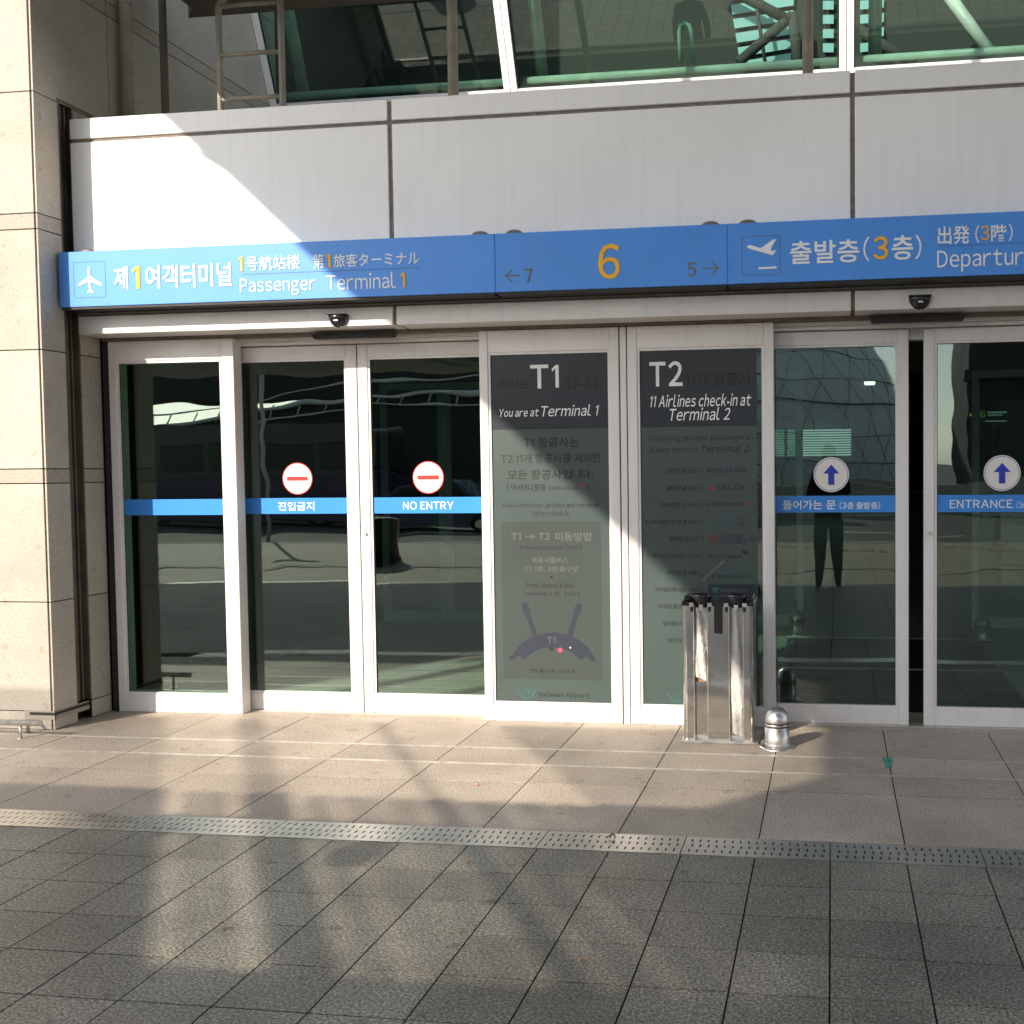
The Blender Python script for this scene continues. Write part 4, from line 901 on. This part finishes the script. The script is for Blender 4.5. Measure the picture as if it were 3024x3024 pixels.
def person(loc, rz, h, label, group=None, pose="phone", coatm=None):
    t = thing("person", loc, label, "person", group); t.rotation_euler = (0, 0, rz); k = h/1.75
    P = lambda x, y, z: (x*k, y*k, z*k)
    pel = P(0, 0, .95); hands = []
    body = [[(pel, (.155*k, .11*k)), (P(0, 0, 1.10), (.14*k, .10*k)), (P(0, .01, 1.28), (.165*k, .11*k)), (P(0, 0, 1.42), (.13*k, .085*k)), (P(0, -.01, 1.50), .055*k), (P(0, .01, 1.56), .05*k)]]
    for s in (-1, 1):
        body.append([(pel, .1), (P(s*.095, 0, .86), .122*k), (P(s*.105, .01, .50), .090*k), (P(s*.11, -.01, .30), .078*k), (P(s*.115, -.02, .09), .042*k), (P(s*.12, .03, .04), .042*k), (P(s*.125, .13, .03), .035*k)])
        if pose == "phone": el, wr = P(s*.24, .10, 1.16), P(s*.07, .33, 1.36)
        else: el, wr = P(s*.25, -.02, 1.13), P(s*.25, .05, .88)
        body.append([(P(0, 0, 1.42), .1), (P(s*.17, 0, 1.40), .062*k), (el, .047*k), (wr, .030*k)])
        hands.append((s, Vector(wr), (Vector(wr)-Vector(el)).normalized()))
    skinned("body", body, M["trouser"], t)
    coat = MB(); cm = coatm or M["coat"]
    ch = [[(P(0, 0, .66), (.25*k, .16*k)), (P(0, 0, 1.0), (.175*k, .125*k)), (P(0, .01, 1.28), (.18*k, .125*k)), (P(0, 0, 1.43), (.14*k, .095*k)), (P(0, 0, 1.49), (.075*k, .07*k))]]
    for s, wr, d in hands:
        el = P(s*.24, .10, 1.16) if pose == "phone" else P(s*.25, -.02, 1.13)
        ch.append([(P(0, 0, 1.43), .1), (P(s*.175, 0, 1.405), .072*k), (el, .058*k), (tuple(wr-d*.03*k), .043*k)])
    skinned("coat", ch, cm, t)
    # head
    b = MB(); bmesh.ops.create_uvsphere(b.bm, u_segments=24, v_segments=16, radius=.1*k)
    for v in b.bm.verts:
        v.co.x *= .78; v.co.y *= .96; v.co.z *= 1.18
        if v.co.y > .06*k and abs(v.co.x) < .02*k and -.04*k < v.co.z < .015*k: v.co.y += .018*k
        if v.co.z < -.06*k: v.co.x *= .82
        v.co += Vector((0, .02*k, 1.645*k))
    for s in (-1, 1):
        c = Vector((s*.081*k, .015*k, 1.64*k)); r = bmesh.ops.create_uvsphere(b.bm, u_segments=8, v_segments=6, radius=.022*k)
        for v in r['verts']: v.co.x *= .4; v.co += c
    for f in b.bm.faces: f.smooth = True
    b.bm.normal_update(); me = bpy.data.meshes.new("head"); b.bm.to_mesh(me); b.bm.free(); me.materials.append(M["skin"]); hd = bpy.data.objects.new("head", me); COL.objects.link(hd); hd.parent = t
    b = MB(); bmesh.ops.create_uvsphere(b.bm, u_segments=24, v_segments=16, radius=.108*k)
    bmesh.ops.delete(b.bm, geom=[v for v in b.bm.verts if v.co.z < .02*k and v.co.y > -.01*k or v.co.z < -.075*k], context='VERTS')
    for v in b.bm.verts: v.co.x *= .84; v.co.z *= 1.18; v.co += Vector((0, .012*k, 1.65*k))
    me = bpy.data.meshes.new("hair"); b.bm.to_mesh(me); b.bm.free(); me.materials.append(M["hair"]); hr = bpy.data.objects.new("hair", me); COL.objects.link(hr); hr.parent = hd
    b = MB()
    for s in (-1, 1):
        r = bmesh.ops.create_uvsphere(b.bm, u_segments=8, v_segments=6, radius=.011*k)
        for v in r['verts']: v.co += Vector((s*.032*k, .106*k, 1.655*k))
    me = bpy.data.meshes.new("eye"); b.bm.to_mesh(me); b.bm.free(); me.materials.append(M["black"]); ey = bpy.data.objects.new("eye", me); COL.objects.link(ey); ey.parent = hd
    for s, wr, d in hands:
        side = Vector((-s, 0, 0)); palm = wr+d*.05*k; hc = [[(tuple(wr), .027*k), (tuple(palm), (.036*k, .018*k))]]
        up = Vector((0, 0, 1)) if pose == "phone" else Vector((0, 1, 0))
        for q, (off, ln) in enumerate(((-.026, .062), (-.009, .072), (.009, .068), (.026, .052))):
            a = palm+d*.03*k+up*off*k; m1 = a+d*ln*.5*k+side*.006*k; m2 = m1+(d*.5+side*.8).normalized()*ln*.5*k
            hc.append([(tuple(palm), .02), (tuple(a), .0095*k), (tuple(m1), .0085*k), (tuple(m2), .0075*k)])
        th = wr+d*.02*k+up*.03*k; hc.append([(tuple(wr), .02), (tuple(th), .012*k), (tuple(th+(up*.6+d*.7+side*.3).normalized()*.045*k), .009*k)])
        skinned("hand", hc, M["skin"], t, 0, 1)
    if pose == "phone":
        ph = MB(); ph.box(-.038*k, .038*k, .40*k, .408*k, 1.31*k, 1.46*k, .003)
        me = bpy.data.meshes.new("phone"); ph.bm.to_mesh(me); ph.bm.free(); me.materials.append(M["black"]); po = bpy.data.objects.new("smartphone", me); COL.objects.link(po)
        po.location = loc; po.rotation_euler = (0, 0, rz); tag(po, "smartphone held up by the person mirrored in the entrance door", "phone")
    return t
person((-.05, -7.75, 0), 0.0, 1.82, "person in a dark knee-length coat holding up a phone, mirrored in the door glass")
person((-2.15, -6.25, 0), 0.0, 1.74, "second person in a dark coat, mirrored as a silhouette in the middle upper window", None, "stand")
person((2.05, 22.5, 0), math.pi, 1.8, "dark-clothed person standing far inside, seen through the open gap", "people inside the hall", "stand")
person((3.0, 14.0, 0), math.pi*.8, 1.7, "person in a yellow vest inside, seen through the ENTRANCE leaf", "people inside the hall", "stand", M["vest"])

# ================================================================ CANOPY OVER THE FORECOURT (its edges cast the diagonal shade)
ZR = 6.0; K = ZR/TOSUN.z; SH = Vector((TOSUN.x*K, TOSUN.y*K))
canopy = thing("forecourt_canopy", (-2, -14, ZR), "high canopy over the forecourt that shades the doors", "canopy")
def S(pts): return [(p[0]+SH.x, p[1]+SH.y) for p in pts]     # shadow outline on the paving -> deck outline overhead
TS = math.tan(AZ)
edge = [(-.37, 5.70), (-.345, 5.32), (-.385, 5.26), (-.32, 5.10), (-.29, 4.4), (-.19, 2.93), (-.13, 1.98), (-.08, 1.3), (-.15, .1), (-.126, -.02), (.38, -.03), (.40, -.50), (.12, -.90), (-.15, -1.165), (-.45, -1.46), (-.62, -1.66)]
b = MB()
b.prism(S(edge+[(-.126, -1.66), (-.126, -8.0), (30, -8.0), (30, 5.70)]), .04, 'z', ZR)
b.prism(S([(-40, -4.3), (-.126, -4.3), (-.126, -8.0), (-40, -8.0)]), .04, 'z', ZR)
obj("deck", b, M["soffit"], canopy)
# added unseen roof: its panes and gaps imitate sun bounced off the doors
ZR = 3.05; K = ZR/TOSUN.z; SH = Vector((TOSUN.x*K, TOSUN.y*K)); upper_canopy = canopy
canopy = thing("walkway_canopy", (-6, -8, ZR), "low walkway roof with glass panels left of the camera, outside the picture", "canopy"); b = MB()
def q(u0, u1, y0, y1): return [(u0-TS*y0, y0), (u1-TS*y0, y0), (u1-TS*y1, y1), (u0-TS*y1, y1)]
ya, yb, yc, yd, ye = -1.66, -2.03, -2.22, -3.46, -4.4
cols = [(-4.315, -3.84), (-3.668, -2.93), (-2.85, -2.11)]
bright = [(-4.315, -4.17), (-4.10, -4.06), (-3.97, -3.84), (-3.668, -3.56), (-3.44, -3.37), (-3.21, -3.16), (-3.0, -2.93), (-2.80, -2.76), (-2.58, -2.54), (-2.36, -2.33)]
dim = [(-4.17, -4.10), (-4.06, -3.97), (-3.56, -3.44), (-3.37, -3.21), (-3.16, -3.0)]
faint = [(-2.85, -2.80), (-2.76, -2.58), (-2.54, -2.36), (-2.33, -2.11)]
pan = MB(); pan2 = MB(); pan3 = MB(); tint = MB()
for (y0, y1, panes) in ((ya, yb, 1), (yb, yc, 0), (yc, yd, 1), (yd, ye, 0)):
    if not panes: b.prism(S([(-40, y0), (-.126, y0), (-.126, y1), (-40, y1)]), .04, 'z', ZR); continue
    b.prism(S([(-40, y0), q(-4.315, 0, y0, y1)[0], q(-4.315, 0, y0, y1)[3], (-40, y1)]), .04, 'z', ZR)
    for u0, u1 in ((-3.84, -3.668), (-2.93, -2.85)): b.prism(S(q(u0, u1, y0, y1)), .04, 'z', ZR)
    for grp, mb_ in ((bright, pan), (dim, pan2), (faint, pan3)):
        for u0, u1 in grp: mb_.prism(S(q(u0, u1, y0, y1)), .012, 'z', ZR+.012)
    xl0, xl1 = -2.11-TS*y0, -2.11-TS*y1
    if y0 == ya: b.prism(S([(xl0, y0), (-.126, y0), (-.126, y1), (xl1, y1)]), .04, 'z', ZR)
    else: b.prism(S([(xl0, y0), (-.126, y0), (-.126, (-.126+2.11)/-TS)]), .04, 'z', ZR)
# added dimming panes nearer the building, left clear where bounced sun would add
y0, y1 = -.16, ya
for u0, u1 in ((-3.84, -3.668), (-2.93, -2.85)): tint.prism(S(q(u0, u1, y0, y1)), .012, 'z', ZR+.012)
e0 = q(-4.315, 0, y0, y1); tint.prism(S([(-40, y0), e0[0], e0[3], (-40, y1)]), .012, 'z', ZR+.012)
xl0, xl1 = -2.11-TS*y0, -2.11-TS*y1
tint.prism(S([(xl0, y0), (.385, y0)]+edge[11:]+[(xl1, y1)]), .012, 'z', ZR+.012)
for dx, dy in ((-1.955, -2.42), (-1.10, -2.40)):
    vv = MB(); c0 = S([(dx, dy)])[0]; vv.lathe([(0, 0), (.10, 0), (.10, .02), (0, .03)], (c0[0], c0[1], ZR+.03), 24, sy=1.5); obj("vent_cap", vv, M["soffit"], canopy)  # added discs cast the door stickers' dark spots into the light patches
obj("tinted_pane", tint, M["tintpane"], canopy)
obj("deck", b, M["soffit"], canopy); obj("skylight_pane", pan, M["skylight"], canopy); obj("skylight_pane", pan2, M["skylight_dim"], canopy); obj("skylight_pane", pan3, M["skylight_faint"], canopy); ZR = 6.0; canopy = upper_canopy
b = MB()
for x in range(-30, 24, 6): b.box(x, x+.16, -17.1, -11.2 if x < -6.4 else -4.0, ZR+.05, ZR+.4)
obj("roof_beam", b, M["white_tube"], canopy)
for x in (-34, 14, 26): b = MB(); b.tube([(x, -16.6, 0), (x, -16.6, ZR)], .18, 16); obj("column", b, M["white_tube"], canopy)

# ================================================================ WHAT THE GLASS MIRRORS, BEHIND THE CAMERA
t = thing("litter_bin", (-7.8, -11.2, 0), "black cylindrical bin on the sunlit forecourt, mirrored between the no entry leaves", "bin")
b = MB(); b.lathe([(.36, 0), (.37, .02), (.37, .66), (.38, .67), (.38, .72), (.30, .74), (0, .74)], (-7.8, -11.2, 0), 28); obj("bin_body", b, M["black"], t); b = MB(); b.lathe([(.40, 0), (.40, .04), (.36, .06)], (-7.8, -11.2, 0), 28); obj("foot_ring", b, M["black_m"], t)
def wheel(parent, x, y, r=.32):
    b = MB(); b.tube([(x, y-.11, r-.13), (x, y+.11, r-.13)], r, 24); w = obj("wheel", b, M["tyre"], parent); b = MB(); b.tube([(x, y-.115, r-.13), (x, y+.115, r-.13)], r*.55, 18); obj("rim", b, M["steel_brush"], w)
bus = thing("bus", (-18, -26, -.13), "dark bus with purple lower half parked across the road, mirrored in the no entry leaf", "bus")
b = MB(); b.prism(rrect(-22.5, -13.6, 1.42, 2.95, .22), 2.4, 'y', -27.2); obj("body", b, M["bus_body"], bus); b = MB(); b.box(-22.5, -13.6, -27.22, -24.78, .12, 1.415, .03); obj("lower_body", b, M["purple"], bus)
b = MB()
for k in range(5): b.prism(rrect(-22.2+1.7*k, -20.7+1.7*k, 1.62, 2.55, .1), .02, 'y', -24.81)
obj("window", b, M["carglass"], bus)
for x in (-20.8, -15.5): wheel(bus, x, -25.0, .45)
car = thing("taxi", (-10.5, -22, -.13), "dark blue taxi saloon with roof light, mirrored in the NO ENTRY leaf", "car")
b = MB(); b.prism([(-12.9, .12), (-12.95, .62), (-12.1, .78), (-11.5, 1.22), (-9.9, 1.26), (-9.1, .86), (-8.4, .80), (-8.3, .15)], 1.7, 'y', -22.8); obj("body", b, M["taxi"], car)
b = MB(); b.prism([(-11.95, .80), (-11.45, 1.17), (-10.75, 1.19), (-10.75, .80)], .02, 'y', -21.11); b.prism([(-10.68, .80), (-10.68, 1.19), (-9.95, 1.21), (-9.3, .84)], .02, 'y', -21.11); obj("window", b, M["carglass"], car)
b = MB(); b.box(-10.9, -10.5, -22.1, -21.8, 1.25, 1.36, .02); obj("roof_light", b, M["orange"], car)
for x in (-12.1, -9.1): wheel(car, x, -21.2)
# dark viaduct with white rails and an added dark slab hiding mirrored sky
via = thing("viaduct", (-20, -32, 0), "shaded road viaduct with white railings across the road", "viaduct")
b = MB(); b.prism([(-70, 2.3), (-34, 2.5), (-27, 3.0), (-22.8, 3.6), (-20, 4.2), (-17, 4.45), (-6.8, 4.5), (-6.8, 0), (-70, 0)], 3, 'y', -36); obj("deck", b, M["via"], via)
b = MB(); P_ = [(-70, 2.36), (-34, 2.56), (-27, 3.06), (-22.8, 3.66), (-20, 4.2), (-17, 4.5), (-6.8, 4.55)]
b.tube([(x, -32.9, z) for x, z in P_], .09, 8); b.tube([(x, -32.9, z+.55) for x, z in P_], .035, 8); b.tube([(x, -32.9, z-.45) for x, z in P_], .05, 8)
for k in range(28): x = -36+k*1.05; zz = 2.6+max(0, min(1.5, (x+34)*.085)); b.tube([(x, -32.9, zz-.1), (x+.25, -32.9, zz+.5)], .03, 6)
obj("railing", b, M["white_tube"], via)
b = MB(); b.box(-70, -7, -40, -37, 4.75, 8.0); tag(obj("footbridge", b, M["via"]), "dark footbridge high behind the viaduct, mirrored in the door tops", "bridge")  # slab put in to darken what the upper door glass mirrors
# curved transport building with ribs
tr_ = thing("curved_building", (8, -60, 0), "large grey curved building with a net of ribs, mirrored in the entrance leaves", "building")
def dome(u, v):
    a = math.radians(-8+196*u); e = math.radians(90*v); return (-11+16*math.cos(a)*math.cos(e)**.55, -64+12*math.sin(a)*math.cos(e)**.7, 13.5*math.sin(e))
b = MB(); N, Q = 40, 12; g = [[b.bm.verts.new(dome(i/N, j/Q*.98)) for i in range(N+1)] for j in range(Q+1)]
for j in range(Q):
    for i in range(N): f = b.bm.faces.new((g[j][i], g[j][i+1], g[j+1][i+1], g[j+1][i])); f.smooth = True
obj("shell", b, mat("grey_shell", (.80, .82, .81), .6), tr_)
b = MB()
for j in range(1, 12, 1): b.tube([Vector(dome(i/60, j/12*.98))*1.0+Vector((0, .25, .08)) for i in range(4, 57)], .022 if j % 3 else .045, 6)
for i in range(2, 38, 2): b.tube([Vector(dome(min(1, i/N+.02*j), j/12*.98))+Vector((0, .25, .08)) for j in range(13)], .014, 6); b.tube([Vector(dome(max(0, i/N-.02*j), j/12*.98))+Vector((0, .25, .08)) for j in range(13)], .014, 6)
obj("rib_net", b, M["black_m"], tr_)
b = MB(); b.box(5.6, 60, -46, -40, -.13, 9.0); b.box(5.4, 60, -39.99, -39.5, 5.2, 5.6)  # block put in to keep bright sky out of the right leaf's reflection
tag(obj("station_block", b, M["via"]), "dark flat-roofed block beside the curved building, mirrored in the ENTRANCE leaf", "building")
# steps and tactile paving
b = MB()
for k in range(7): b.box(-3, 7, -31.5-.5*k, -31.0-.5*k, -.13, .05+.16*k)
tag(obj("steps", b, M["concrete"]), "wide grey steps across the road, mirrored in the entrance leaf", "steps")
b = MB()
for k in range(26):
    for j in range(3): b.box(-2.5+.24*k, -2.34+.24*k, -13.9-.24*j, -13.74-.24*j, -.004, .004)
struct("tactile_paving", b, mat("tactile_tan", (.36, .27, .18), .8))
# mid-ground light mast seen in the left pane
t = thing("lamp_mast", (-13.5, -18, 0), "thin white lamp mast by the road, mirrored in the plain glass panel", "lamp")
b = MB(); b.tube([(-13.5, -18, -.13), (-13.5, -18, 4.4)], .05, 10); obj("pole", b, M["white_tube"], t); b = MB(); b.box(-13.9, -13.1, -18.1, -17.9, 4.4, 4.5); obj("head", b, M["white_tube"], t)
